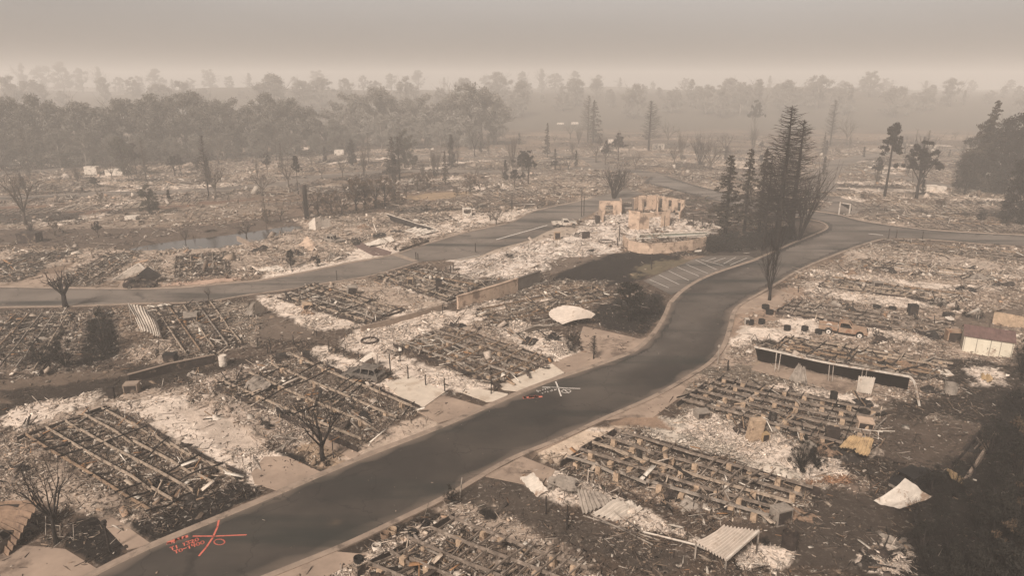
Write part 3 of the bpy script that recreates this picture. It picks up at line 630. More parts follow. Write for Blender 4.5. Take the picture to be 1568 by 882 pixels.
def road_wear():
    d = np.zeros(XX.shape) - 9; P = np.array(roads['main_road']); sel = np.where((XX > P[:, 0].min()) & (XX < P[:, 0].max()) & (YY > P[:, 1].min()) & (YY < P[:, 1].max()))
    d[sel] = seg_d(XX[sel], YY[sel], roads['main_road']); ok = d > .9; c = np.tile(np.array(RB), XX.shape + (1,)); n1 = fbm(XX * .5, YY * .5, 91, 5) - .5; n2 = fbm(XX * .12, YY * .12, 93, 3) - .5
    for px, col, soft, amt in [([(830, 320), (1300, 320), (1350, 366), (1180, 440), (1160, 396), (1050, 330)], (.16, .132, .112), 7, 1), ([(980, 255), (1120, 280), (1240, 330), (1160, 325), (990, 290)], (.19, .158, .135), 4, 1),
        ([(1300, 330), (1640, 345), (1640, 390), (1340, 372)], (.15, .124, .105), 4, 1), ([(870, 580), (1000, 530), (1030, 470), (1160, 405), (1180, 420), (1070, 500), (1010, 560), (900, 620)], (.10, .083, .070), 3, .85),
        ([(797, 648), (838, 634), (850, 646), (806, 662)], (.012, .010, .009), .8, .9), ([(700, 775), (760, 735), (860, 668), (930, 632), (990, 590), (1080, 545), (1100, 520), (1105, 490), (1112, 500), (1108, 535), (1070, 565), (960, 620), (860, 672)], (.012, .010, .009), 1.6, .85),
        ([(495, 830), (525, 800), (575, 790), (600, 795), (560, 812), (520, 832)], (.010, .009, .008), .8, .9), ([(503, 806), (512, 796), (526, 797), (520, 806)], (.17, .11, .07), .5, .9), ([(950, 575), (1010, 550), (1040, 560), (960, 605)], (.018, .015, .013), 2, .9),
        ([(180, 900), (330, 830), (350, 850), (220, 920)], (.024, .020, .018), 3, .8)]:
        w = [G(*q) for q in px]; dd = seg_d(XX[sel], YY[sel], w) + n1[sel] * soft * 1.5; wt = sstep(-soft, soft, dd) * amt; c[sel] = c[sel] * (1 - wt[:, None]) + np.array(col) * wt[:, None]
    c = c * (1 + .5 * n2[..., None] + .35 * n1[..., None])
    q = ok[:-1, :-1] & ok[:-1, 1:] & ok[1:, 1:] & ok[1:, :-1]; F = np.stack([idx[:-1, :-1], idx[:-1, 1:], idx[1:, 1:], idx[1:, :-1]], -1)[q]
    u, inv_ = np.unique(F.ravel(), return_inverse=True); V = np.stack([XX.ravel()[u], YY.ravel()[u], np.full(len(u), .022)], -1)
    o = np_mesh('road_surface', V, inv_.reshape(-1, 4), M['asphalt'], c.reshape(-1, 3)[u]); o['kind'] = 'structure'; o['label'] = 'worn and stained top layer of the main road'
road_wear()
# parking lines
def line_mark(a, b, wd=.12, z=.034, mat='paintwhite'):
    A = G3(*a); B = G3(*b); mb = MB(); d = (B - A); mb.box((A + B) / 2 + Vector((0, 0, z)), (d.length, wd, .004), rz=math.atan2(d.y, d.x)); return mb
bays = thing('parking_lines', G3(1050, 415), 'white parking bay lines on the asphalt beside the road bend', 'road marking')
for a, b in [((1065, 398), (1097, 413)), ((1051, 405), (1084, 419)), ((1037, 409), (1070, 423)), ((1024, 415), (1055, 430)), ((1009, 421), (1040, 436)), ((994, 428), (1024, 441)),
             ((1073, 397.5), (1108, 407)), ((1081, 400), (1096, 395)), ((1093, 401), (1111, 395)), ((1108, 404), (1127, 394)), ((1118, 406), (1144, 395))]:
    line_mark(a, b, .11).build('line', M['paintwhite'], bays, bays.location)
st = line_mark((1330, 358), (1352, 360), .4).build('stop_line', M['paintwhite']); tagit(st, 'white stop line painted where the roads meet', 'road marking')
st = line_mark((760, 367), (838, 345), .35, .04).build('edge_line', M['paintwhite']); tagit(st, 'long pale line along the parking strip near the burnt pickup', 'road marking')
st = line_mark((1026, 300), (1044, 307), .35, .04).build('stop_line', M['paintwhite']); tagit(st, 'short pale line across the lane behind the clubhouse', 'road marking')
st = line_mark((700, 398), (735, 391), .2, .04).build('edge_line', M['paintwhite']); tagit(st, 'short worn pale line beside the side road fence posts', 'road marking')

# spray paint on the road
GL = {'T': [[(0, 1), (1, 1)], [(.5, 1), (.5, 0)]], 'I': [[(.5, 1), (.5, 0)]], '1': [[(.3, .8), (.55, 1), (.5, 0)]], '3': [[(0, 1), (.9, 1), (.4, .58), (.9, .3), (.5, 0), (0, .1)]],
      '2': [[(0, .8), (.4, 1), (.85, .75), (0, 0), (.95, 0)]], '0': [[(.5 + .45 * math.cos(t), .5 + .5 * math.sin(t)) for t in np.linspace(0, 6.283, 9)]],
      'O': [[(.5 + .45 * math.cos(t), .5 + .5 * math.sin(t)) for t in np.linspace(0, 6.283, 9)]], '4': [[(.1, 1), (.1, .5), (.9, .5)], [(.75, 1), (.7, 0)]], '-': [[(.1, .5), (.9, .5)]],
      '7': [[(0, 1), (.9, 1), (.4, 0)]], 'P': [[(.1, 0), (.1, 1), (.8, .9), (.8, .6), (.1, .5)]], 'H': [[(0, 0), (0, 1)], [(1, 0), (1, 1)], [(0, .5), (1, .5)]], 'R': [[(.1, 0), (.1, 1), (.8, .9), (.8, .6), (.1, .5), (.9, 0)]],
      'E': [[(.9, 1), (.1, 1), (.1, 0), (.9, 0)], [(.1, .5), (.7, .5)]], 'A': [[(0, 0), (.5, 1), (1, 0)], [(.2, .4), (.8, .4)]], ' ': []}
def stroke(mb, pts, wd=.09, z=.027):
    for a, b in zip(pts[:-1], pts[1:]):
        A = G3(*a); B = G3(*b); d = B - A
        if d.length > .01: mb.box((A + B) / 2 + Vector((0, 0, z)), (d.length + wd * .6, wd, .004), rz=math.atan2(d.y, d.x))
def scrib(mb, o, ex, ey, n, wd, seed):
    r_ = random.Random(seed)
    for k in range(n):
        q = [(o[0] + ex[0] * (k + r_.uniform(0, .8)) + ey[0] * r_.random(), o[1] + ex[1] * (k + r_.uniform(0, .8)) + ey[1] * r_.random()) for _ in range(4)]
        stroke(mb, q, wd)
def write(mb, txt, o, ex, ey, wd=.08, gap=.3):
    """o, ex, ey in photograph pixels on the road: start, one letter width, one letter height"""
    x = 0
    for ch in txt:
        for s_ in GL[ch]: stroke(mb, [(o[0] + ex[0] * (x + p[0]) + ey[0] * p[1], o[1] + ex[1] * (x + p[0]) + ey[1] * p[1]) for p in s_], wd)
        x += 1 + gap if ch != 'I' else .9
gp = thing('spray_mark', G3(320, 820), 'orange spray painted search cross with hours and a circle on the road', 'graffiti')
mb = MB(); stroke(mb, [(335, 798), (333, 808), (326, 824), (316, 839), (305, 852)], .13); stroke(mb, [(296, 822), (330, 822), (377, 820)], .11); mb.build('cross', M['sprayorange'], gp, gp.location)
mb = MB(); stroke(mb, [(336 + 8.2 * math.cos(t), 831 + 4.3 * math.sin(t)) for t in np.linspace(0, 6.283, 15)], .09); mb.build('circle', M['sprayorange'], gp, gp.location)
for w_, o_, e1, e2 in (('TI', (262, 844), (5.4, -1.9), (-1.5, -4.6)), ('1320', (280, 837.5), (5.4, -1.9), (-1.5, -4.6)), ('TO', (268, 849), (5.6, -1.9), (-1.5, -4.4)), ('-1400', (281, 844), (5.6, -1.9), (-1.5, -4.4))):
    mb = MB(); write(mb, w_, o_, e1, e2, .08, .2); mb.build('lettering', M['sprayorange'], gp, gp.location)
mb = MB()
scrib(mb, (256, 836.5), (5, -1.9), (-1.2, -4.2), 6, .10, 1); stroke(mb, [(258, 832), (270, 827.5), (286, 822.5)], .28); mb.build('lettering', M['sprayorange'], gp, gp.location)
gp = thing('spray_mark', G3(855, 598), 'white spray painted search cross on the road beside a red smear', 'graffiti')
mb = MB(); stroke(mb, [(851, 585), (855, 595), (859, 607)], .15); stroke(mb, [(831, 593.5), (850, 593.6), (870, 595), (888, 595.5)], .13); mb.build('cross', M['paintwhite'], gp, gp.location)
mb = MB(); stroke(mb, [(867 + 7 * math.cos(t), 599.5 + 2.6 * math.sin(t)) for t in np.linspace(0, 6.283, 13)], .1); stroke(mb, [(863, 596.5), (871, 602.5)], .1); mb.build('circle', M['paintwhite'], gp, gp.location)
mb = MB(); scrib(mb, (820, 601), (4, -1), (1.4, -2.4), 7, .09, 2); scrib(mb, (828, 604), (4, -1), (1.4, -2.2), 6, .09, 3); mb.build('lettering', M['paintwhite'], gp, gp.location)
gp = MB(); scrib(gp, (801, 611.5), (6.5, -.6), (2, -4), 4, .22, 4); stroke(gp, [(803, 610), (815, 608.5), (829, 608)], .3); tagit(gp.build('spray_smear', M['sprayred']), 'faded red spray paint smear on the road by the white cross', 'graffiti')
# ------------------------------------------------------------------ burnt home frames
def lerp(a, b, t): return a + (b - a) * t
def wavy(a, b, n, amp, zs=0.0):
    out = []; a = Vector(a); b = Vector(b); ph = random.uniform(0, 6.28); ph2 = random.uniform(0, 6.28)
    d = (b - a).normalized(); s = Vector((-d.y, d.x, 0))
    for i in range(n + 1):
        t = i / n; e = math.sin(math.pi * t)
        out.append(lerp(a, b, t) + Vector((0, 0, zs * e + amp * e * math.sin(t * 7 + ph))) + s * (amp * e * math.sin(t * 5 + ph2)))
    return out
def home(label, quad, nb=5, nj=16, z=.75, beam='steelpale', joist='char', piers=0, rim='rim', near=True, bw=.10, miss=.2, group=None, rimsides=(0, 1, 2, 3), fallen=6, jw=.06):
    A, B, C, D = [G3(*p) for p in quad]; c = (A + B + C + D) / 4
    t = thing('burnt_home_frame', c, label, 'burnt home', group)
    def P(s, q, zz): p = lerp(lerp(A, B, s), lerp(D, C, s), q); return Vector((p.x, p.y, zz))
    for i in range(nb):
        q = (i + .25) / (nb - .5) if nb > 1 else .5
        mb = MB(); w_ = wavy(P(.005, q, z), P(.995, q, z + random.uniform(-.08, .08)), 7, .05, random.uniform(-.12, .02))
        for a, b in zip(w_[:-1], w_[1:]):
            if near and random.random() < .12:
                b = b - Vector((0, 0, random.uniform(.2, .5)))
            mb.bar(a, b, bw, .05); mb.bar(a - Vector((0, 0, .09)), b - Vector((0, 0, .09)), .03, .14); mb.bar(a - Vector((0, 0, .18)), b - Vector((0, 0, .18)), bw * .8, .04)
        mb.build('beam', M[beam if random.random() < .6 else random.choice(['steel', 'joistwood', 'sheetgrey'])], t, c)
    if near:
        for j in range(nj):
            s = (j + .5) / nj + random.uniform(-.01, .01)
            if random.random() < miss: continue
            q0, q1 = 0.0, 1.0
            if random.random() < .5:
                if random.random() < .5: q0 = random.uniform(.2, .6)
                else: q1 = random.uniform(.4, .85)
            mb = MB(); s += random.uniform(-.35, .35) / nj
            w_ = wavy(P(s, q0, z + .05 - (q0 > 0) * .5), P(s + random.gauss(0, .028), q1, z + .05 - (q1 < 1) * .5), 7, random.uniform(.04, .22), random.uniform(-.45, .1))
            for a, b in zip(w_[:-1], w_[1:]): mb.bar(a, b, jw, .14)
            mb.build('joist', M[joist], t, c)
        for k in range(fallen):
            s = random.random(); q = random.random(); a = P(s, q, random.uniform(.1, .5)); an = random.uniform(0, 3.14); L = random.uniform(1, 2.6)
            mb = MB(); mb.bar(a, a + Vector((math.cos(an) * L, math.sin(an) * L, random.uniform(.2, .8))), .08, .1); mb.build('fallen_beam', M[random.choice(['char', 'steelpale', 'sheetgrey'])], t, c)
    else:
        mb = MB()
        for j in range(nj):
            s = (j + .5) / nj
            if random.random() < miss: continue
            mb.bar(P(s, 0, z), P(s + random.uniform(-.02, .02), 1, z), jw * 1.6, .12)
        mb.build('joist_grid', M[joist], t, c)
    if piers:
        m = piers
        for i in range(nb):
            for j in range(m):
                if random.random() < .35: continue
                q = (i + .25) / (nb - .5); s = (j + .5 + random.uniform(-.15, .15)) / m; p = P(s, q, 0); h = (z - .2) * random.choice([1, 1, .7])
                mb = MB(); a_ = math.atan2(B.y - A.y, B.x - A.x)
                mb.box((p.x, p.y, h * .27), (.42, .42, h * .54), rz=a_, jit=.015); mb.box((p.x, p.y, h * .77 + .003), (.40, .40, h * .46), rz=a_ + random.uniform(-.1, .1), jit=.015)
                mb.build('pier', M['pier'], t, c)
    if rim:
        E = [(P(-.01, -.03, 0), P(1.01, -.03, 0)), (P(1.01, -.03, 0), P(1.01, 1.03, 0)), (P(1.01, 1.03, 0), P(-.01, 1.03, 0)), (P(-.01, 1.03, 0), P(-.01, -.03, 0))]
        for k in rimsides:
            a, b = E[k]; mb = MB(); n = max(3, int((b - a).length / 2)); hh = z * .8
            for i in range(n):
                h_ = hh * (random.uniform(.75, 1.05) if random.random() > .12 else .15); p0 = lerp(a, b, i / n); p1 = lerp(a, b, (i + 1.01) / n)
                mb.bar(p0 + Vector((0, 0, h_ / 2)), p1 + Vector((random.uniform(-.05, .05), random.uniform(-.05, .05), h_ / 2)), .07, h_)
            mb.build('skirting', M[rim], t, c)
    return t
for h in near_homes: home(**h)
far_frames = [(1385, 338, -10), (1470, 348, -10), (1440, 322, -12), (1350, 318, -12), (1310, 300, -12), (1400, 300, -12), (1180, 300, -20), (1130, 282, -25), (1080, 262, 0), (1160, 262, -5), (1020, 244, 0), (1330, 262, -8),
              (1420, 258, -8), (720, 308, 22), (790, 300, 20), (820, 284, 15), (740, 284, 18), (680, 280, 15), (640, 340, 25), (560, 290, 20), (455, 312, 20), (400, 292, 14), (330, 306, 14), (250, 314, 14), (170, 318, 12),
              (90, 322, 12), (20, 326, 10), (110, 288, 8), (210, 282, 8), (310, 274, 8), (420, 262, 6), (500, 256, 5), (60, 280, 8), (850, 262, 5), (960, 248, -4), (640, 252, 5), (760, 250, 3)]
for u, v, a in far_frames:
    x, y = G(u, v); a = R(a + random.uniform(-4, 4)); L, W = random.uniform(8, 10), random.uniform(3.4, 4); ca, sa = math.cos(a), math.sin(a)
    def inv(px, py):
        k = (py * SP - 30 * CP) / (py * CP + 30 * SP); return (784 + FPX * px / (py * CP + 30 * SP), 441 - FPX * k)
    q = [inv(x + ca * L * i - sa * W * j, y + sa * L * i + ca * W * j) for i, j in ((-1, -1), (1, -1), (1, 1), (-1, 1))]
    home('low charred home frame on the hazy lots beyond the roads', q, nb=4, nj=11, z=.5, near=False, rim=None, beam=random.choice(['steelpale', 'steel']), group='burnt home frames on the hazy far lots', miss=.3)

# ------------------------------------------------------------------ rubble: chips of ash, board and char, thickest on the burnt lots
PAL = np.array([(.62, .55, .47), (.50, .42, .35), (.40, .32, .25), (.28, .20, .14), (.16, .115, .085), (.07, .052, .042), (.028, .022, .018), (.30, .16, .08)])
PW_L = np.array([.15, .13, .13, .13, .14, .15, .15, .02]); PW_D = np.array([.03, .04, .05, .08, .16, .27, .36, .01])
BOX = np.array([(x, y, z) for x in (-.5, .5) for y in (-.5, .5) for z in (-.5, .5)])
BF = np.array([(0, 1, 3, 2), (4, 6, 7, 5), (0, 4, 5, 1), (2, 3, 7, 6), (0, 2, 6, 4), (1, 5, 7, 3)])
def rubble(name, label, n, y0, y1, kind, smul=1.0, u_rng=(-.92, .92), seed=1, cull=None):
    r = np.random.default_rng(seed)
    y = np.exp(r.uniform(math.log(y0), math.log(y1), n)); x = r.uniform(*u_rng, n) * y
    c, mess, road = zone_eval(x, y); gz = ground_z(x, y, mess, road)
    clus = fbm(x * .35, y * .35, 77, 3); pr = np.clip(mess, 0, 1) ** 1.6 * (.08 + .92 * sstep(.42, .62, clus)) * 1.1 + .06 * np.clip(mess - .08, 0, .3) * (road < .5)
    pr = pr * (road < .05) + .003 * (road >= .05)
    P = np.array(creek_poly); ins = seg_d(x, y, creek_poly) > -1; pr[ins] = 0
    k = r.random(n) < pr; x, y, gz, c, road = x[k], y[k], gz[k], c[k], road[k]; m = len(x)
    sc = np.clip(y / 75, .8, 2.6) * smul * np.where(road > .05, .5, 1)
    if kind == 'stick': S3 = np.stack([r.lognormal(-.3, .5, m) * .9, r.uniform(.03, .08, m), r.uniform(.03, .06, m)], 1)
    elif kind == 'plate': S3 = np.stack([r.lognormal(-1.25, .6, m), r.lognormal(-1.85, .5, m), r.uniform(.015, .05, m)], 1)
    else: S3 = np.stack([r.lognormal(-2.75, .6, m)] * 3, 1) * r.uniform(.6, 1.4, (m, 3)) * np.array([1.3, 1, .6])
    S3 = S3 * sc[:, None]
    a = r.uniform(0, 6.283, m); tl = r.normal(0, {'stick': .16, 'plate': .22, 'lump': .6}[kind], m); rl = r.normal(0, .4, m)
    L = BOX[None] * S3[:, None, :] * (1 + r.uniform(-.28, .28, (m, 8, 1)))
    X, Y_, Z_ = L[..., 0], L[..., 1], L[..., 2]
    cr, sr = np.cos(rl)[:, None], np.sin(rl)[:, None]; Y_, Z_ = Y_ * cr - Z_ * sr, Y_ * sr + Z_ * cr
    ct, st_ = np.cos(tl)[:, None], np.sin(tl)[:, None]; X, Z_ = X * ct - Z_ * st_, X * st_ + Z_ * ct
    ca, sa = np.cos(a)[:, None], np.sin(a)[:, None]; X, Y_ = X * ca - Y_ * sa, X * sa + Y_ * ca
    lift = np.abs(S3[:, 0] * np.sin(tl)) * .35 + S3[:, 2] * .3
    V = np.stack([X + x[:, None], Y_ + y[:, None], Z_ + (gz + lift)[:, None]], -1).reshape(-1, 3)
    F = (BF[None] + (np.arange(m) * 8)[:, None, None]).reshape(-1, 4)
    lum = c.mean(1); dark = (lum < .06) | ((kind == 'stick') & (r.random(m) < .72))
    ci = np.where(dark, r.choice(8, m, p=PW_D / PW_D.sum()), r.choice(8, m, p=PW_L / PW_L.sum()))
    col = PAL[ci] * (1 - .5) + c * .5; col = col * r.uniform(.75, 1.2, (m, 1))
    o = np_mesh(name, V, F, M['chip'], np.repeat(col, 8, 0)); tagit(o, label, 'rubble', kind='stuff'); return o
rubble('rubble', 'small lumps of ash and broken masonry strewn over the nearer burnt lots', 300000, 34, 110, 'lump', seed=2)
rubble('rubble', 'charred and ash-white sticks strewn over the nearer burnt lots', 260000, 34, 110, 'stick', seed=3)
rubble('rubble', 'thin broken sheets and tiles strewn over the nearer burnt lots', 190000, 34, 110, 'plate', seed=4)
rubble('rubble', 'lumps of pale debris on the middle and far lots', 130000, 105, 330, 'lump', 1.1, seed=5)
rubble('rubble', 'boards and sticks on the middle and far lots', 150000, 105, 330, 'stick', 1.0, seed=6)
rubble('rubble', 'pale sheets of debris lying on the middle and far lots', 140000, 105, 430, 'plate', 1.1, seed=7)

def boards():
    r = np.random.default_rng(44); Vs = []; Cs = []
    for h in near_homes:
        A, B, C, D = [np.array(G(*p)) for p in h['quad']]; L = np.linalg.norm(B - A); W = np.linalg.norm(D - A); n = int(L * W * 1.5)
        s, q = r.uniform(-.04, 1.04, n), r.uniform(-.08, 1.08, n); p = (A + (B - A) * s[:, None]) * (1 - q[:, None]) + (D + (C - D) * s[:, None]) * q[:, None]
        k = fbm(p[:, 0] * .3, p[:, 1] * .3, 61, 2) > .42; p = p[k]; n = len(p); far = max(1, p[:, 1].mean() / 80)
        S3 = np.stack([r.lognormal(-.1, .5, n) * far ** .5, r.choice([.06, .09, .35], n, p=[.5, .3, .2]) * far ** .5, r.uniform(.03, .07, n)], 1)
        X = BOX[None] * S3[:, None]; a = r.uniform(0, 6.283, n); t = r.normal(0, .33, n)
        x, y, z = X[..., 0], X[..., 1], X[..., 2] + .08 * (X[..., 0] / S3[:, :1] * 2) ** 2 * r.uniform(-1, 1, (n, 1))
        x, z = x * np.cos(t)[:, None] - z * np.sin(t)[:, None], x * np.sin(t)[:, None] + z * np.cos(t)[:, None]
        x, y = x * np.cos(a)[:, None] - y * np.sin(a)[:, None], x * np.sin(a)[:, None] + y * np.cos(a)[:, None]
        Vs.append(np.stack([x + p[:, 0:1], y + p[:, 1:2], z + r.uniform(.15, h.get('z', .75) * .9, n)[:, None]], -1).reshape(-1, 3))
        Cs.append(np.repeat(PAL[r.choice(8, n, p=[.13, .13, .12, .12, .12, 0.13, .19, .06])] * r.uniform(.7, 1.15, (n, 1)), 8, 0))
    V = np.concatenate(Vs); m = len(V) // 8; F = (BF[None] + (np.arange(m) * 8)[:, None, None]).reshape(-1, 4)
    tagit(np_mesh('debris', V, F, M['chip'], np.concatenate(Cs)), 'charred and ash-white boards and strips fallen through the burnt home frames', 'debris', kind='stuff')
boards()
# ------------------------------------------------------------------ heaps of twisted wreckage
def heap(u, v, sz, seed, mat):
    r_ = random.Random(seed); p = G3(u, v); t = thing('wreckage_heap', p, 'heap of twisted sheet metal and charred boards on a burnt lot', 'wreckage', 'heaps of wreckage on the burnt lots', rz=r_.uniform(0, 6.28))
    ph = [r_.uniform(0, 6.28) for _ in range(8)]; mb = MB(); sz *= .9; h = sz * r_.uniform(.16, .32)
    def f(s, q):
        x, y = (s - .5) * 2, (q - .5) * 2; e = max(0, 1 - .75 * (x * x + y * y)); k = 7
        z = h * e + .13 * sz * e * (math.sin(k * s + ph[0] + 4 * q) + .7 * math.sin(11 * q + ph[1] - 5 * s)) + .05 * math.sin(60 * (s * math.cos(ph[2]) + q * math.sin(ph[2])))
        return Vector((x * sz * .5 + .12 * sz * math.sin(5 * q + ph[3]), y * sz * .36 + .12 * sz * math.sin(6 * s + ph[4]), max(.02, z * .7)))
    mb.grid(f, 16, 16, .03); mb.build('crumpled_sheet', M[mat], t)
    for i in range(6):
        a = r_.uniform(0, 6.28); d = Vector((math.cos(a), math.sin(a), 0)); m = MB(); q = d * sz * r_.uniform(0, .3) + Vector((0, 0, .1))
        m.bar(q, q + Vector((r_.uniform(-1, 1), r_.uniform(-1, 1), r_.uniform(.1, .8))) * sz * .6, .07, .10); m.build('board', M[r_.choice(['char', 'char', 'joistwood', 'steel'])], t)
HEAPS = [(300, 575, 2), (342, 590, 2.4), (318, 606, 2), (372, 610, 2.6), (425, 582, 2), (505, 560, 2), (436, 640, 2), (560, 640, 2.4), (480, 625, 2.6), (410, 655, 2), (330, 640, 1.6), (60, 525, 2.6), (25, 505, 3), (118, 500, 2.6), (150, 505, 3), (250, 500, 2.4), (300, 500, 3), (350, 492, 2.2), (240, 745, 1.8), (262, 762, 2), (300, 768, 2.2),
  (180, 690, 1.6), (40, 655, 2.2), (20, 720, 2.4), (25, 740, 2), (700, 500, 2.6), (735, 505, 2.4), (790, 515, 2.4), (810, 525, 2.6), (845, 520, 3), (470, 480, 2), (520, 465, 2.4), (560, 482, 2), (640, 440, 2.6), (660, 450, 2.4), (430, 400, 4), (455, 392, 4), (480, 398, 4), (510, 396, 4), (545, 372, 4), (580, 362, 4), (560, 350, 4), (610, 355, 4), (640, 340, 4), (700, 345, 3), (400, 385, 4),
  (900, 700, 1.6), (1000, 745, 2.2), (1035, 760, 2.4), (1060, 778, 2.4), (1110, 780, 2.2), (1160, 770, 2), (1190, 790, 2.4), (1020, 775, 1.8), (960, 775, 1.6), (850, 745, 1.6), (700, 840, 1.6), (760, 860, 1.8), (640, 860, 1.6), (1140, 660, 2.4), (1180, 660, 2.6), (1210, 645, 2.6), (1230, 670, 2.4), (1260, 690, 3), (1290, 700, 3), (1100, 620, 2), (1140, 610, 2.2), (1290, 640, 2.6), (1330, 690, 2.6),
  (1320, 620, 2.4), (1210, 560, 2), (1240, 545, 2.6), (1300, 545, 2.6), (1350, 560, 2.6), (1390, 565, 3), (1420, 600, 2.6), (1440, 570, 2.4), (1280, 470, 3), (1300, 478, 3), (1390, 500, 3), (1420, 515, 3), (1350, 525, 3), (1440, 465, 3.4), (1410, 460, 3), (1480, 445, 3.6), (1300, 420, 3), (1360, 415, 3.6), (1420, 425, 3.6), (1500, 430, 4), (1540, 440, 4), (1260, 455, 2.6), (1500, 690, 2), (1350, 850, 2), (1370, 830, 2), (1330, 865, 1.8), (1405, 735, 2), (1230, 790, 1.8),
  (780, 395, 3), (815, 385, 3), (850, 378, 2.6), (880, 362, 3), (740, 410, 2.6), (905, 385, 2.6), (1060, 345, 3)]
for i, (u, v, sz) in enumerate(HEAPS): heap(u, v, sz, i, ['sheetgrey', 'char', 'steel', 'darksheet', 'rim', 'sheetgrey', 'char', 'black', 'sheetrust', 'char', 'zinc'][i % 11])
# ------------------------------------------------------------------ sheet metal
def sheet(label, c4, mat='zinc', nrib=12, amp=.05, sag=0.0, crumple=0.0, name='metal_sheet', cat='sheet metal', seed=0, legs=None, trim=None, th=.02, lb=0.0):
    """c4: four corners (u, v, height) given by where they show; ribs run from edge 0-3 to edge 1-2 along the first side"""
    Q = [GZ(*p) for p in c4]; rr = random.Random(seed); ph = [rr.uniform(0, 6.28) for _ in range(6)]
    c = sum(Q, Vector()) / 4; c.z = 0
    t = thing(name, c, label, cat); mb = MB()
    def f(s, q):
        p = lerp(lerp(Q[0], Q[1], s), lerp(Q[3], Q[2], s), q)
        e = 4 * s * (1 - s)
        z = amp * (1 if math.sin(q * nrib * math.pi * 2) > 0 else -1) * min(1, abs(math.sin(q * nrib * math.pi * 2)) * 2) - sag * e - sag * .6 * 4 * q * (1 - q)
        z += crumple * (math.sin(5 * s + ph[0] + 3 * q) + .7 * math.sin(9 * q + ph[1] - 4 * s) + .4 * math.sin(13 * s + ph[2]))
        p = p + Vector((-lb * (1 - s) ** 2 * 4 * q * (1 - q), 0, 0))
        return p + Vector((crumple * .5 * math.sin(7 * q + ph[3]), crumple * .5 * math.sin(6 * s + ph[4]), z))
    mb.grid(f, 12, nrib * 6, th); mb.build('sheet', M[mat], t, c)
    if trim:
        for k in trim:
            a, b = Q[k], Q[(k + 1) % 4]; mt = MB(); mt.bar(a + Vector((0, 0, .02)), b + Vector((0, 0, .02)), .14, .16); mt.build('edge_rail', M['zinc'], t, c)
    for k in (legs or []):
        p = Q[k]; mt = MB()
        if p.z > .3: mt.bar(Vector((p.x, p.y, 0)), p - Vector((0, 0, .1)), .09, .09); mt.build('leg', M['sheetgrey'], t, c)
    return t
sheet('cream curved metal sheet resting on wreckage beside the dead bush', [(864, 467, 2.5), (911, 481, 1.7), (904, 487, 1.2), (862, 497, .5)], 'cream', 10, .035, -.25, .03, trim=[1], lb=1.9)
sheet('bent dark metal sheet beside the cream one, folded over wreckage', [(800, 508, .9), (838, 499, 1.3), (860, 498, 1.0), (808, 512, .2)], 'sheetgrey', 6, .05, -.3, .12, seed=2)
sheet('tall grey crumpled metal sheet leaning between two home frames', [(197, 466, 3.0), (216, 508, 1.4), (250, 520, .5), (236, 478, 1.4)], 'zinc', 9, .07, -.2, .16, seed=3, legs=[0])
sheet('grey ribbed awning panel fallen against the pier-built home frame', [(883, 752, 1.3), (892, 788, .15), (938, 775, .5), (925, 756, 1.2)], 'sheetgrey', 7, .07, -.1, .06, seed=4)
sheet('long ribbed awning panel lying on ash beside the fallen one', [(906, 784, .7), (945, 765, 1.1), (985, 775, .5), (958, 798, .2)], 'zinc', 6, .08, .1, .08, seed=5)
sheet('dark folded awning panel at the end of the ribbed wreckage', [(843, 728, .8), (880, 733, 1.2), (883, 752, 1.2), (838, 742, .2)], 'sheetgrey', 6, .06, 0, .1, seed=6)
sheet('pair of tilted pale panels at the corner of the driveway and burnt yard', [(795, 732, .8), (816, 724, 1.4), (841, 752, .4), (822, 760, .1)], 'zinc', 4, .05, 0, .05, seed=7)
sheet('broad bright ribbed awning standing over the lowest corner of the big frame', [(1066, 832, 1.3), (1108, 806, 2.1), (1162, 814, 1.9), (1112, 858, 1.0)], 'cream', 10, .09, .05, .03, seed=8, legs=[3, 2, 0], trim=[2])
sheet('whitish peaked metal sheet draped on the burnt car', [(1338, 768, .2), (1386, 733, 1.7), (1428, 760, .5), (1380, 778, .3)], 'white', 3, .02, .15, .06, seed=9)
sheet('rust brown fan of ribbed roofing collapsed at the corner of the yard', [(-10, 768, 2.4), (62, 768, 2.2), (10, 852, .1), (-20, 820, .2)], 'sheetrust', 9, .08, 0, .08, seed=10)
sheet('dark fallen roof panel beside the brown fan of roofing', [(-40, 772, 2.2), (30, 774, 2.2), (20, 800, .8), (-30, 820, .2)], 'darksheet', 5, .05, .1, .1, seed=11)
sheet('small crumpled grey cone of roofing in front of the carport', [(1222, 555, 2.3), (1206, 583, .1), (1236, 590, .1), (1232, 560, 1.8)], 'sheetgrey', 5, .09, 0, .12, seed=12)
sheet('ribbed square panel hanging by the last carport posts', [(1315, 576, 2.0), (1311, 600, .15), (1334, 604, .15), (1341, 578, 2.0)], 'zinc', 7, .06, 0, .02, seed=13)
sheet('tent of folded grey sheets between the side road and a frame', [(391, 458, 2.6), (372, 482, .1), (388, 486, .2), (396, 470, 1.0)], 'sheetgrey', 4, .09, 0, .15, seed=14)
sheet('leaning grey sheet of the folded tent by the side road', [(391, 458, 2.6), (410, 474, .3), (398, 482, .1), (390, 484, .2)], 'zinc', 4, .07, 0, .1, seed=15)
sheet('long dark fallen roof beam panel on the debris by the side road', [(592, 327, 2.2), (665, 351, .6), (650, 355, .2), (598, 336, .8)], 'darksheet', 5, .05, 0, .1, seed=16, trim=[0])
sheet('pale slabs of roofing lying below the long dark panel', [(618, 352, .5), (650, 343, .7), (672, 352, .5), (640, 362, .2)], 'lime', 4, .08, 0, .06, seed=17)
sheet('ochre ribbed metal sheet arched over the cluttered home frame', [(1283, 686, .9), (1300, 669, 1.5), (1338, 675, 1.4), (1328, 698, .7)], 'ochre', 9, .05, -.1, .12, seed=18)
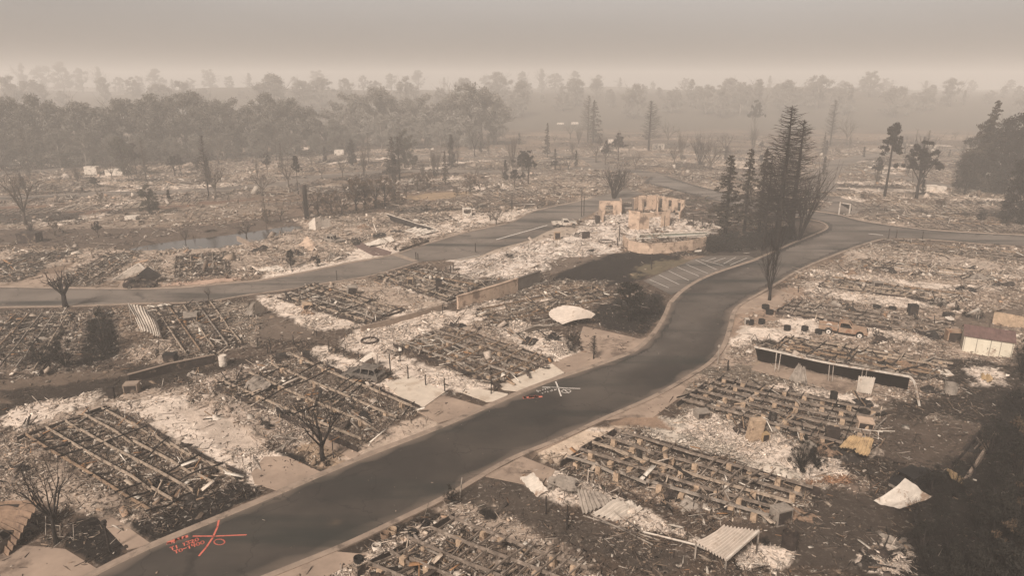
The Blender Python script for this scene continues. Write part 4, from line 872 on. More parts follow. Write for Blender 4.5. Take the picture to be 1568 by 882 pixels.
sheet('small tilted pale panel on posts above the burnt estate car', [(549, 552, 1.1), (570, 539, 1.9), (577, 542, 1.8), (558, 555, 1.0)], 'zinc', 2, .03, 0, .02, seed=19, legs=[1, 2, 3])
sheet('pile of crumpled roofing ribs among the wreckage near the white tank', [(372, 592, .5), (398, 574, 1.1), (415, 590, .9), (392, 604, .3)], 'sheetgrey', 8, .09, 0, .15, seed=20)
sheet('flat white sheet dropped on the lot before the shed', [(1440, 526, .15), (1447, 525, .15), (1466, 538, .15), (1452, 534, .12)], 'white', 2, .02, 0, .03, seed=21)
sheet('small white sheet on debris behind the rusty cube', [(1446, 486, .5), (1456, 483, .6), (1464, 491, .4), (1452, 490, .3)], 'white', 2, .02, 0, .05, seed=22)
sheet('long white plank-like panel on short posts near the tan fence', [(1476, 482, .3), (1498, 471, 1.8), (1501, 474, 1.7), (1480, 483, .25)], 'white', 2, .02, 0, .0, seed=23, legs=[1, 2])
sheet('pale beam-like roofing slab leaning over dark debris by the bushes', [(556, 412 - 40, .4), (600, 362, .9), (604, 368, .4), (566, 378, .2)], 'lime', 3, .05, 0, .1, seed=24)
sheet('pinkish sheet of siding peaked on the rubble beside the white wall ruin', [(455, 375, .3), (470, 362, 1.8), (485, 374, .7), (478, 386, .2)], 'stucco', 3, .04, 0, .1, seed=25)
sheet('pale flat panel at the lot corner below the round bushes', [(392, 412, .2), (425, 406, .4), (438, 414, .3), (400, 416, .1)], 'lime', 3, .04, 0, .05, seed=26)
sheet('tan folded card of metal beside the long dark pit wall', [(1452, 715, .2), (1448, 722, .6), (1472, 742, .4), (1480, 735, .1)], 'ochre', 2, .03, 0, .08, seed=27)
sheet('bent tan sheet heaped on the ash mound beyond the carport end', [(1500, 575, .3), (1512, 570, 1.0), (1522, 582, .5), (1510, 586, .1)], 'ochre', 3, .04, 0, .15, seed=28)
# ------------------------------------------------------------------ walls, ruins, carports, shed
def wall_run(name, label, pts, h, th, mat, cat='wall', cap=None, hs=None):
    """pts: feet in photograph pixels; hs: heights per point"""
    P = [G3(*p) for p in pts]; c = sum(P, Vector()) / len(P)
    t = thing(name, c, label, cat); mb = MB()
    for i, (a, b) in enumerate(zip(P[:-1], P[1:])):
        ha, hb = (hs[i], hs[i + 1]) if hs else (h, h); d = (b - a).normalized(); s = Vector((-d.y, d.x, 0)) * th / 2
        a2 = a - d * (th * .48 if i else 0)
        V = [a2 - s, b - s, b + s, a2 + s]; n = [Vector((0, 0, z)) for z in (ha, hb, hb, ha)]
        mb.add([v - Vector((0, 0, .1)) for v in V] + [v + k for v, k in zip(V, n)], [(3, 2, 1, 0), (4, 5, 6, 7), (0, 1, 5, 4), (1, 2, 6, 5), (2, 3, 7, 6), (3, 0, 4, 7)])
    mb.build('panel', mat if not isinstance(mat, str) else M[mat], t, c)
    if cap:
        mc = MB()
        for i, (a, b) in enumerate(zip(P[:-1], P[1:])):
            ha, hb = (hs[i], hs[i + 1]) if hs else (h, h); mc.bar(a + Vector((0, 0, ha + .04)), b + Vector((0, 0, hb + .04)), th + .12, .08)
        mc.build('coping', M[cap], t, c)
    return t
wall_run('long_wall', 'long tan stucco wall with a thick end, sooted towards its far half', [(701, 475), (763, 456), (792, 446)], 2.0, .35, 'stucco', cap='stucco')
wall_run('long_wall', 'soot blackened end stretch of the stucco wall by the burnt lawn', [(792.5, 445.7), (826, 434)], 2.0, .35, 'stuccosoot', cap='stuccosoot')
wall_run('low_wall', 'low brown wall below the ash-covered frame, ending at two posts', [(553, 509), (600, 497), (640, 486), (679, 474)], .8, .25, 'dirtyconc')
wall_run('plank_wall', 'low plank-topped wall along the dark lane in front of the bowed frame', [(198, 588), (262, 570), (330, 556)], 1.0, .15, 'rim', cap='dirtyconc')
wall_run('pool_wall', 'curved scorched wall around the empty pool', [(954, 376), (963, 384), (980, 388), (1000, 389), (1030, 387), (1060, 383), (1080, 378)], 2.0, .25, 'stucco')
wall_run('board_fence', 'tan board fence behind the shed', [(1519, 496), (1568, 505), (1600, 510)], 1.7, .1, 'pier', 'fence')
wall_run('pit_wall', 'long sooty garden wall running to the dark corner', [(1452, 722), (1480, 690), (1500, 668)], .6, .2, 'rim')
wall_run('pit_wall', 'pale edged garden wall beside the sooty one', [(1476, 742), (1500, 706), (1524, 668)], .5, .2, 'dirtyconc')
wall_run('low_wall', 'ruined white wall of a small building beside the creek trees', [(474, 352), (484, 354), (494, 352), (506, 350)], 0, .25, 'lime', hs=[1.6, 3.0, 2.6, 2.2])
wall_run('low_wall', 'thin brown creek wall ending in rubble at the water', [(364, 368), (384, 378), (405, 383)], .9, .3, 'dirtyconc')
wall_run('brick_edge', 'low brick planter edge holding a bush at the side road', [(612, 386), (656, 371), (640, 366)], .5, .25, 'rim')
# clubhouse ruin: one building, its standing walls are its parts
def clubhouse():
    c = G3(985, 335); t = thing('clubhouse_ruin', c, 'roofless peach stucco clubhouse ruin with empty window openings', 'ruined building')
    def W(p0, p1, h, holes=(), mat='stucco', th=.3, tops=None):
        a, b = G3(*p0), G3(*p1); L = (b - a).length; d = (b - a) / L; n = Vector((-d.y, d.x, 0)) * th / 2
        mb = MB(); xs = sorted({0, L} | {L * q for hh in holes for q in hh[:2]})
        for x0, x1 in zip(xs[:-1], xs[1:]):
            m = (x0 + x1) / 2 / L; hs = [hh for hh in holes if hh[0] <= m <= hh[1]]
            top = h if not tops else tops[0] + (tops[1] - tops[0]) * m
            segs = [(0, hs[0][2]), (hs[0][3], top)] if hs else [(0, top)]
            for z0, z1 in segs:
                if z1 - z0 > .05: mb.box(((a + d * (x0 + x1) / 2).x, (a + d * (x0 + x1) / 2).y, (z0 + z1) / 2), (x1 - x0, th, z1 - z0), rz=math.atan2(d.y, d.x))
        w = mb.build('wall', M[mat], t, c)
        for hh in holes:
            if hh[3] - hh[2] > .5 and hh[2] > .3:
                f = MB(); p0_, p1_ = a + d * L * hh[0], a + d * L * hh[1]; u_ = Vector((0, 0, 1))
                f.bar(p0_ + u_ * (hh[2] + .03), p1_ + u_ * (hh[2] + .03), th + .1, .07); f.build('window_sill', M['lime'], w, c) 
        return w
    W((917, 329), (951, 329), 3.4, [(.28, .62, 0, 2.3)]); W((917, 330), (923, 340), 3.0, tops=(3.4, 1.2)); W((951, 329), (949, 322), 3.2)
    W((952, 323), (970, 323), 3.0, [(.12, .85, .8, 2.3)], mat='stuccosoot'); W((970, 323), (976, 322), 3.3)
    W((962, 350), (979, 352), 4.2, tops=(4.4, 3.6)); W((979.5, 352), (1024, 348), 3.6, [(.3, .72, 0, 2.6)]); W((1024, 348), (1025, 338), 3.4)
    W((977, 323), (1004, 322), 3.8, [(.3, .45, .9, 2.4)]); W((1005, 322), (1006, 333), 3.9)
    W((1006, 321), (1047, 329), 3.6, [(.08, .2, .6, 3.0), (.42, .55, .6, 3.0), (.76, .88, .6, 2.8)]); W((1047, 329), (1040, 338), 3.0, tops=(3.2, 1.0))
    W((950, 322), (978, 318), 1.4, mat='stuccosoot')
    for i, (u, v) in enumerate([(992, 350), (1017, 351)]): mb = MB(); p = G3(u, v); mb.bar(p, p + Vector((0, 0, 3)), .12, .12, up=Vector((1, 0, 0))); mb.build('post', M['char'], t, c)
clubhouse()
# pool
c = G3(1030, 366); t = thing('empty_pool', c, 'long swimming pool with murky water and a pale rim by the clubhouse', 'swimming pool')
A, B, C_, D = G3(976, 369), G3(1084, 362), G3(1086, 358), G3(978, 362)
for a, b in ((A, B), (B, C_), (C_, D), (D, A)): mb = MB(); mb.bar(a + Vector((0, 0, .45)), b + Vector((0, 0, .45)), .6, .1); mb.bar(a + Vector((0, 0, .2)), b + Vector((0, 0, .2)), .3, .4); mb.build('rim', M['lime'], t, c)
pw = mat_base('murky_pool_water', (.16, .17, .135), .2, .15, 1); mb = MB(); mb.add([p + Vector((0, 0, .3)) for p in (A, B, C_, D)], [(0, 1, 2, 3)]); mb.build('water', pw, t, c)
# round spa cover on the ash
for lab, (u, v), r_ in [('dark round spa pit in the ash beside the clubhouse', (929, 371), 1.6), ('blackened round fire ring on the bright ash patch', (566, 523), 1.0)]:
    mb = MB(); p = G3(u, v); mb.tube([p + Vector((r_ * math.cos(a), r_ * .95 * math.sin(a), .15)) for a in np.linspace(0, 6.283, 20)], .14, 6); tagit(mb.build('ring', M['rim']), lab, 'fire ring')
mb = MB(); p = G3(1128, 530)
# long carport
def carport():
    a, b, d = GZ(1155, 531, 2.6), GZ(1393, 577, 2.6), GZ(1408, 622, .15); c = (a + b) / 2; c.z = 0
    t = thing('collapsed_carport', c, 'long collapsed carport with a white front edge and sooty underside', 'carport')
    ax = (b - a).normalized(); bk = Vector((-ax.y, ax.x, 0)); bk = bk if bk.y > 0 else -bk
    mb = MB(); w_ = wavy(a, b, 16, .05, -.15)
    for p, q in zip(w_[:-1], w_[1:]): mb.bar(p, q, .16, .18)
    w2 = wavy(b, d, 6, .1, .5)
    for p, q in zip(w2[:-1], w2[1:]): mb.bar(p, q, .16, .14)
    mb.build('edge_rail', M['white'], t, c)
    mb = MB(); mb.grid(lambda s, q: lerp(a, b, s) + bk * (.1 + 2.4 * q) + Vector((0, 0, -.1 - (2.35 - .5 * s * 0) * q ** 1.2 + .12 * math.sin(s * 31 + q * 3) * q)), 40, 8, .03); mb.build('roof_sheet', M['darksheet'], t, c)
    for u, v in [(1186, 571), (1191, 572), (1268, 584), (1274, 585), (1317, 592), (1323, 593)]:
        p = G3(u, v); k = (p - a).dot(ax); top = a + ax * k; mb = MB(); mb.bar(p, Vector((top.x + (u % 2) * .1, top.y, 2.4)), .07, .07, up=Vector((1, 0, 0))); mb.build('post', M['white'], t, c)
carport()
# sagging black carport with a burnt van beside the creek
c = G3(218, 438); t = thing('collapsed_carport', c, 'sagging black carport with pale slanting roof edges by the side road', 'carport')
for a, b in (((172, 428, .2), (212, 403, 2.8)), ((212, 403, 2.8), (222, 412, 2.2)), ((229, 408, 2.4), (246, 422, .8)), ((246, 422, .8), (238, 423, .6))):
    mb = MB(); mb.bar(GZ(*a), GZ(*b), .25, .14); mb.build('roof_edge', M['zinc'], t, c)
mb = MB(); Q = [GZ(*p) for p in ((172, 429, .2), (212, 404, 2.7), (222, 412, 2.2), (190, 427, .4))]; mb.grid(lambda s, q: lerp(lerp(Q[0], Q[1], s), lerp(Q[3], Q[2], s), q), 6, 6, .04); mb.build('roof_sheet', M['sheetgrey'], t, c)
mb = MB(); Q = [GZ(*p) for p in ((207, 424, 1.6), (226, 408, 2.6), (248, 421, 1.2), (236, 430, .4))]; mb.grid(lambda s, q: lerp(lerp(Q[0], Q[1], s), lerp(Q[3], Q[2], s), q), 6, 6, .04); mb.build('roof_sheet', M['darksheet'], t, c)
# metal shed
def shed():
    A, B = G3(1472, 540), G3(1548, 552); ax = (B - A); L = ax.length; ax /= L; bk = Vector((-ax.y, ax.x, 0)); bk = bk if bk.y > 0 else -bk
    D, h, rh, c = 3.4, 2.2, .75, A.copy(); t = thing('garden_shed', c, 'cream metal shed with a dull red gabled roof and rust streaks', 'shed')
    def P(x, y, z): return A + ax * x + bk * y + Vector((0, 0, z))
    mb = MB(); n = 34
    for i in range(n):                                     # ribbed front and back siding
        for y0, sgn in ((0, -1), (D, 1)):
            x0, x1 = L * i / n, L * (i + 1) / n; o_ = sgn * (.03 if i % 2 else 0)
            mb.add([P(x0, y0 + o_, 0), P(x1, y0 + o_, 0), P(x1, y0 + o_, h), P(x0, y0 + o_, h), P(x0, y0 - sgn * .05, 0), P(x1, y0 - sgn * .05, 0), P(x1, y0 - sgn * .05, h), P(x0, y0 - sgn * .05, h)],
                   [(0, 1, 2, 3), (7, 6, 5, 4), (0, 3, 7, 4), (1, 5, 6, 2), (3, 2, 6, 7), (0, 4, 5, 1)])
    for x0 in (0, L):
        mb.add([P(x0, 0, 0), P(x0, D, 0), P(x0, D, h), P(x0, D / 2, h + rh), P(x0, 0, h)], [(0, 1, 2, 3, 4)])
    mb.build('wall', M['shedwall'], t, c)
    for y0, y1, z0, z1 in ((-.18, D / 2, h - .06, h + rh + .03), (D + .18, D / 2, h - .06, h + rh + .03)):
        mb = MB(); mb.grid(lambda s, q: P(-.12 + (L + .24) * s, y0 + (y1 - y0) * q, z0 + (z1 - z0) * q + .02 * (int(s * 40) % 2)), 40, 2, .04); mb.build('roof', M['shedroof'], t, c)
    for x in (.1, 1.3, L * .55, L * .75, L - .1): mb = MB(); mb.box(P(x, -.05, h / 2), (.05, .04, h - .1), rz=math.atan2(ax.y, ax.x)); mb.build('corner_trim', M['sheetgrey'], t, c)
    for x in (2.2, 2.9): mb = MB(); mb.box(P(x, -.045, .95), (.62, .03, 1.7), rz=math.atan2(ax.y, ax.x)); d = mb.build('door', M['shedwall'], t, c); mb = MB(); mb.box(P(x + .2, -.075, 1.0), (.05, .04, .2), rz=math.atan2(ax.y, ax.x)); mb.build('handle', M['black'], d, c)
shed()
# white framed entry post by the fork
t = thing('gate_frame', G3(1291, 330), 'small white open frame with a dark fallen sheet at the road fork', 'frame')
for a, b in (((1284, 329, 0), (1284, 329, 3)), ((1300, 328, 0), (1300, 328, 2.4)), ):
    p = G3(a[0], a[1]); mb = MB(); mb.bar(p, p + Vector((0, 0, b[2])), .25, .25, up=Vector((1, 0, 0))); mb.build('post', M['white'], t, t.location)
mb = MB(); mb.bar(G3(1284, 329, 3), G3(1300, 328, 2.4), .25, .3); mb.build('lintel', M['white'], t, t.location)
mb = MB(); a, b = G3(1285, 327, 2.6), G3(1300, 325, 2.2); mb.grid(lambda s, q: lerp(a, b, s) + Vector((1.5 * q * s, 1.5 * q, -2.2 * q * s)), 6, 6, .05); mb.build('roof_sheet', M['darksheet'], t, t.location)

# ------------------------------------------------------------------ vehicles
def wheel(t, p, ax, r=.36, w_=.22, mat='rim_metal', c=None):
    mb = MB(); mb.tube([p - ax * w_ / 2, p + ax * w_ / 2], r, 18); wh = mb.build('wheel', M['black'], t, c)
    mb = MB(); mb.tube([p - ax * (w_ / 2 + .02), p + ax * (w_ / 2 + .02)], [r * .68] * 2, 18); mb.build('rim', M[mat], wh, c)
    mb = MB(); mb.tube([p - ax * (w_ / 2 + .04), p + ax * (w_ / 2 + .04)], [r * .25] * 2, 10); mb.build('hub', M['black'], wh, c)
def arch(cx, z0, r, n=9): return [(cx + r * math.cos(math.pi * k / n), z0 + r * math.sin(math.pi * k / n)) for k in range(n + 1)]
def car(label, loc, rz, cat='burnt car', paint='carpaint', kind='estate', name='burnt_car', sink=0.0, rimmat='carpaint'):
    t = thing(name, (loc[0], loc[1], 0), label, cat, rz=rz)
    W = 1.74 if kind != 'pickup' else 1.9
    def part(nm, mb, mat, par=t): 
        mb.v = [(x, y, z - sink) for x, y, z in mb.v]; return mb.build(nm, M[mat], par)
    if kind == 'estate':
        # lower body silhouette, x forward
        low = [(-2.2, .35), (-2.28, .55), (-2.25, .95), (-2.15, 1.0), (.75, .98), (.95, .95), (2.0, .78), (2.2, .62), (2.22, .35)]
        low += [(1.85, .32)] + [(1.42 + .40 * math.cos(math.pi * k / 8), .32 + .40 * math.sin(math.pi * k / 8)) for k in range(9)] + [(-.9, .30)] + [(-1.32 + .40 * math.cos(math.pi * k / 8), .32 + .40 * math.sin(math.pi * k / 8)) for k in range(9)] + [(-1.9, .32)]
        mb = MB(); mb.prism(low, -W / 2, W / 2, 'y'); part('body', mb, paint)
        roofz, rx0, rx1, bx0, bx1 = 1.62, -1.75, .05, -2.12, .95
        pill = [(bx1, rx1), (-.15, -.25), (-1.15, -1.2), (bx0, rx0)]; wxs = (1.42, -1.32)
    elif kind == 'pickup':
        cab = [(-.75, .5), (-.75, 1.1), (.95, 1.08), (2.35, 1.0), (2.5, .85), (2.5, .5), (2.08, .5)] + [(1.65 + .44 * math.cos(math.pi * k / 8), .5 + .44 * math.sin(math.pi * k / 8)) for k in range(9)] + [(1.15, .48)]
        mb = MB(); mb.prism(cab, -W / 2, W / 2, 'y'); part('body', mb, paint)
        bed = [(-3.0, .62), (-3.05, 1.12), (-.88, 1.12), (-.88, .62), (-1.4, .6)] + [(-1.85 + .44 * math.cos(math.pi * k / 8), .55 + .44 * math.sin(math.pi * k / 8)) for k in range(9)] + [(-2.35, .6)]
        for s in (-1, 1):
            mb = MB(); y0 = s * W / 2; mb.prism(bed, min(y0, y0 - s * .18), max(y0, y0 - s * .18), 'y'); part('bed_side', mb, paint)
        mb = MB(); mb.box((-1.95, 0, .68), (2.1, W - .38, .08)); part('bed_floor', mb, 'sheetgrey')
        mb = MB(); mb.box((-3.0, 0, .88), (.08, W - .38, .45)); part('tailgate', mb, paint)
        mb = MB(); mb.box((2.42, 0, .78), (.2, W * .8, .3)); part('grille', mb, 'black')
        mb = MB(); mb.box((-.1, 0, .42), (5.2, .8, .14)); part('chassis', mb, 'black')
        roofz, rx0, rx1, bx0, bx1 = 1.72, -.62, .35, -.7, .85
        pill = [(bx1, rx1), (bx0, rx0)]; wxs = (1.65, -1.85)
    mb = MB(); n = 8
    mb.grid(lambda s, q: Vector((rx0 + (rx1 - rx0) * s, (q - .5) * (W - .36), roofz + .05 * (1 - (2 * q - 1) ** 2) - .03 * (2 * s - 1) ** 2)), 8, n, .07); part('roof', mb, paint)
    beltz = 1.0 if kind == 'estate' else 1.09
    for s in (-1, 1):
        for bx, rx in pill:
            mb = MB(); mb.bar((bx, s * (W / 2 - .06), beltz), (rx, s * (W / 2 - .2), roofz), .09, .10, up=Vector((1, 0, 0))); part('pillar', mb, paint)
    mb = MB(); mb.box((bx0 * .3 + bx1 * .3, 0, beltz - .1 + .12), ((bx1 - bx0) * .82, W - .3, .1)); part('interior', mb, 'black')
    for x in ((-.1,) if kind == 'pickup' else (.1, -.9)):
        mb = MB(); mb.box((x - .3, .38, beltz + .15), (.12, .5, .5)); mb.box((x - .3, -.38, beltz + .15), (.12, .5, .5)); part('seat_frame', mb, 'rim')
    if kind == 'estate':
        for s in (-1, 1):
            mb = MB(); mb.box((2.17, s * .6, .66), (.12, .32, .14)); part('headlight', mb, 'black')
            mb = MB(); mb.box((-2.26, s * .72, .82), (.06, .2, .2)); part('taillight', mb, 'black')
            for x in (-.6, .45): mb = MB(); mb.box((x, s * (W / 2 + .008), .66), (.02, .012, .58)); part('door_seam', mb, 'black')
        mb = MB(); mb.box((-2.30, 0, .48), (.1, W * .96, .2)); part('bumper', mb, 'sheetgrey')
    for x in wxs:
        for s in (-1, 1): wheel(t, Vector((x, s * (W / 2 - .12), .36 - sink)), Vector((0, 1, 0)), .34 if kind == 'estate' else .38, mat=rimmat)
    return t
x, y = G(557, 580); car('burnt grey estate car with collapsed tyres at the head of the ashy driveway', (x, y), R(158), sink=.1)
x, y = G(1293, 512); a = G3(1264, 514); b = G3(1315, 521); car('rusted pickup truck with two bare wheels and an open engine bay', (x, y), math.atan2(b.y - a.y, b.x - a.x), 'pickup truck', 'truckrust', 'pickup', 'burnt_pickup', rimmat='rim_metal')
x, y = G(866, 347); car('grey burnt pickup parked where the pale line meets the clubhouse ash', (x, y), R(4), 'pickup truck', 'zinc', 'pickup', 'burnt_pickup')
x, y = G(512, 371); car('pale burnt car beside the white walled ruin', (x, y), R(-30), 'burnt car', 'sheetgrey', 'estate', sink=.2)
x, y = G(1404, 742); car('burnt car half hidden under the whitish peaked sheet', (x, y), R(28), 'burnt car', 'black', 'estate', sink=.25)
x, y = G(216, 440); car('dark burnt van standing under the sagging black carport', (x, y), R(5), 'burnt van', 'rim', 'estate', sink=.1)
x, y = G(-2, 838); car('burnt car under the brown fan of roofing', (x, y), R(70), 'burnt car', 'carpaint', 'estate', sink=.2)

# ------------------------------------------------------------------ smaller things
def drum(label, u, v, h, r, mat='sheetgrey', hollow=True, tilt=0, name='metal_drum', cat='drum'):
    p = G3(u, v); t = thing(name, p, label, cat); mb = MB(); n = 16
    def f(s, q): a = 2 * math.pi * s; return Vector((r * math.cos(a), r * math.sin(a), h * q))
    mb.grid(f, n, 3); mb.grid(lambda s, q: Vector((r * .9 * math.cos(-2 * math.pi * s), r * .9 * math.sin(-2 * math.pi * s), h * (.15 + .85 * q))), n, 2); mb.build('body', M[mat], t)
    mb = MB(); 
    for z in (h * .33, h * .66, h): mb.tube([Vector((r * math.cos(a), r * math.sin(a), z)) for a in np.linspace(0, 6.283, n + 1)], .025, 4, cap=False)
    mb.build('hoop', M[mat], t); mb = MB(); mb.prism([(r * .9 * math.cos(a), r * .9 * math.sin(a)) for a in np.linspace(0, 6.283, n)[:-1]], 0, h * (.2 if hollow else .97)); mb.build('inside', M['black' if hollow else mat], t)
    t.rotation_euler = (tilt, 0, random.uniform(0, 3)); return t
drum('open dark metal drum at the end of the pier-built frame', 1208, 838, 1.1, .52, 'rim')
drum('squat rusted drum with a pale rim near the ash mound', 1455, 602, 1.0, .6, 'sheetgrey')
drum('round steel washer drum lying in the big frame, one of a touching pair', 1002, 752, .6, .42, 'steel', tilt=R(50), cat='washer drum')
drum('second washer drum of the touching pair, nearer the awning', 1017, 748, .6, .42, 'steel', tilt=R(50), cat='washer drum')
drum('white ribbed water tank standing at the edge of the dark lane', 342, 560, 1.2, .42, 'lime', hollow=False, name='water_tank', cat='tank')
drum('charred tall cylinder standing among the clutter behind the tan slab', 1182, 650, 1.1, .35, 'char', name='water_heater', cat='water heater')
drum('blackened cylinder beside the panel hanging at the carport', 1275, 618, 1.2, .35, 'black', name='water_heater', cat='water heater')
drum('dark round bin near the low pit wall shadow', 1322, 640, .8, .4, 'char', name='bin', cat='bin')
for k, (u, v) in enumerate([(1149, 497), (1166, 496), (1205, 506), (1232, 507), (1253, 512)]): drum(['black planter tub beside the small white box at the road', 'black planter tub next to the tub by the white box', 'black planter tub at the start of the pale ash strip', 'middle black planter tub on the pale ash strip', 'black planter tub closest to the pickup wheel'][k], u, v, .6, .42, 'black', name='planter_tub', cat='planter')
for k, (u, v) in enumerate([(1342, 474), (1366, 476), (1172, 473), (1178, 481)]): drum(['dark tub left of the standing black cabinet on ash', 'dark tub touching the standing black cabinet', 'small dark tub near the foot of the tall bare tree', 'small dark tub at the driveway below the tall bare tree'][k].replace('left of', 'further from'), u, v, .55, .5, 'black', name='planter_tub', cat='planter')
for k, (u, v) in enumerate([(601, 818), (590, 824), (632, 822), (577, 843), (651, 806), (549, 862)]): drum('garden pot ' + ['with a tan rim standing in the dark bed by the road', 'of reddish clay beside the tan rimmed one', 'sooty black, alone beside the frame corner', 'white and broken in the dark bed', 'black, by the ash edge nearest the driveway', 'black and low at the frame side'][k], u, v, .4, .3, ['pier', 'sheetrust', 'black', 'lime', 'black', 'black'][k], name='garden_pot', cat='pot')
def cabinet(label, u, v, w_, d, h, rz, mat, name='appliance', cat='appliance', open_=True, tilt=0):
    t = thing(name, G3(u, v), label, cat, rz=R(rz)); mb = MB(); mb.box((0, 0, h / 2), (w_, d, h), jit=.03); mb.build('body', M[mat], t)
    mb = MB(); mb.box((0, -d / 2 - .012, h * .52), (w_ * .86, .02, h * .8)); mb.build('door', M[mat if not open_ else 'rim'], t)
    mb = MB(); mb.box((0, 0, h + .025), (w_ * 1.04, d * 1.04, .04), jit=.01); mb.build('top', M[mat], t); t.rotation_euler = (R(tilt), R(tilt * .5), R(rz)); return t
cabinet('black cabinet standing upright on the ash between two frames', 1396, 484, 1.1, .9, 1.6, -8, 'black')
cabinet('rusty orange cube with a dark opening beside the shed', 1458, 524, 1.6, 1.2, 1.5, -12, 'truckrust', open_=True)
cabinet('dark square cabinet beside the tan lump above the burnt car driveway', 470, 556, .8, .8, 1.3, 20, 'char')
cabinet('dark low box at the corner of the lane above the tree lot', 431, 554, 1.1, .9, .9, 20, 'char')
cabinet('tan masonry slab leaning upright in the cluttered frame', 1153, 674, 1.2, .7, 2.1, 12, 'pier', name='chimney_stub', cat='chimney', open_=False, tilt=6)
cabinet('small ochre box at the foot of the leaning tan slab', 1170, 676, .6, .5, .8, 12, 'ochre')
cabinet('dark brown upright cabinet by the ochre ribbed sheet', 1272, 682, 1.1, .6, 1.6, -8, 'rim')
cabinet('pinkish boxy appliance on the end of the cluttered frame', 1322, 658, 1.3, 1.0, 1.0, -14, 'stucco', tilt=6)
cabinet('flat grey box beside the corner of the cluttered frame', 1074, 640, 1.3, 1.0, .7, 12, 'sheetgrey')
cabinet('dark appliance standing on the small frame behind the stucco wall', 672, 444, .9, .8, 1.6, 10, 'black')
cabinet('tan appliance on the frame by the side road', 628, 438, .9, .8, 1.3, 10, 'pier')
cabinet('tan box tipped on the ash-covered frame', 470, 474, 1.2, .8, .9, 30, 'pier', tilt=12)
cabinet('small square box on the dark lane beside the plank wall', 262, 553, 1.3, .9, .9, 0, 'black')
cabinet('tan topped box on the dark lane near the tree lot', 203, 601, 1.3, 1.0, 1.0, 10, 'dirtyconc')
cabinet('stub of a dark cabinet at the dark lane beside the tan topped box', 172, 610, .5, .4, 1.2, 10, 'char')
cabinet('white meter box at the road bend', 1143, 497, .5, .5, .8, 0, 'white')
cabinet('dark square box with pale top at the pier frame corner', 1194, 800, 1.3, .9, 1.2, 20, 'sheetgrey', open_=True)
cabinet('black shed-like box beside the far creek bank', 47, 371, 3.6, 2.4, 2.0, 5, 'rim', name='small_shed', cat='shed')
cabinet('white block hut among debris above the side road', 715, 331, 2.0, 2.0, 1.9, 10, 'lime', name='small_hut', cat='hut')
cabinet('charred box by the frame next to the dark corner', 1452, 486, 1.2, .8, .6, -8, 'char')
cabinet('grey appliance on the frame beyond the black cabinet', 1343, 440, 1.4, 1.0, .9, -8, 'sheetgrey')
cabinet('dark metal box at the head of the black burnt bushes', 1235, 696, .9, .9, 1.0, 30, 'sheetgrey', tilt=8)
cabinet('fireplace block in the clubhouse ash field', 897, 366, 1.4, 1.0, 1.4, 10, 'rim', name='chimney_stub', cat='chimney')
cabinet('small masonry block standing near the burnt pickup', 853, 367, 1.2, .8, 1.6, 10, 'pier', name='chimney_stub', cat='chimney')
cabinet('dark block standing beside the left clubhouse wall'.replace('left ', 'door end of the '), 915, 343, .9, .9, 1.8, 10, 'rim', name='chimney_stub', cat='chimney')
cabinet('broken cabinet lying in the frame below the side road', 538, 452, 1.4, .8, 1.5, 25, 'sheetgrey', tilt=14)
cabinet('grey mattress-like box on the bowed frame', 292, 490, 1.6, 3.0, .8, 25, 'sheetgrey')
for k, (u, v, w_, h) in enumerate([(395, 231, 3, 1.6), (880, 193, 5, 3), (934, 188, 6, 3.2), (858, 193, 5, 2.6), (935, 219, 2.5, 2), (1008, 228, 5, 2.5), (142, 268, 4, 3), (182, 268, 7, 2), (520, 238, 4, 2.5), (588, 221, 7, 3), (920, 230, 2, 2), (1424, 292, 4, 1.6), (1438, 293, 3, 1.5), (1518, 277, 5, 3), (202, 336, 2.5, .8)]):
    cabinet('small pale building remnant ' + ['on the open lot under the hazy wood', 'under the tall double conifer', 'beside the tall double conifer', 'alone in the haze beyond the lots', 'at the foot of the slim mid tree', 'between the bare pyramidal tree and the vase tree', 'arched, by the far lane', 'long and low by the far lane', 'among rubble beyond the cone shaped tree', 'mounded below the broad hazy trees', 'behind the bare vase tree', 'on the lots behind the two topped tree', 'touching another on the lots near the fork', 'under the dark conifers', 'on the creek bank'][k], u, v, w_, w_ * .6, h, 5, 'lime', name='building_remnant', cat='building remnant', open_=False)

def post(label, u, v, vt, r=.07, mat='char', cat='post', name='post', lean=0, head=None):
    h = HT(u, v, vt); p = G3(u, v); t = thing(name, p, label, cat) if head else None; mb = MB(); o = p
    pts = [p + Vector((lean * q + random.uniform(-.02, .02), 0, h * q)) for q in (0, .35, .7, 1)]
    mb.tube(pts, [r, r * .95, r * .9, r * .8], 7)
    if head:
        mb.build('pole', M[mat], t, p); mh = MB(); q = pts[-1]
        if head == 'lamp': mh.tube([q, q + Vector((0, 0, .15)), q + Vector((0, 0, .3)), q + Vector((0, 0, .38))], [.1, .18, .16, .02], 10); mh.build('lamp_head', M[mat], t, p)
        else: mh.box(q, (.45, .06, .3)); mh.build('sign_plate', M[mat], t, p)
        return t
    return tagit(mb.build(name, M[mat]), label, cat)
post('slim lamp post on the pale apron near the white cross', 752, 604, 574, .06, head='lamp', name='lamp_post', cat='lamp post')
post('black lamp post in the dark bed near the orange cross', 168, 845, 804, .08, head='lamp', name='lamp_post', cat='lamp post')
post('slim black post beside the bare tree at the kerb', 511, 703, 672, .05)
post('tan signpost at the road bend beside the cluttered frame', 1099, 558, 533, .06, mat='sheetgrey', head='lamp', name='lamp_post', cat='lamp post')
post('tan leaning stake at the burnt bed edge by the road', 704, 764, 732, .06, mat='sheetgrey', lean=.2)
post('small charred post near the tan signpost', 1114, 568, 552, .1)
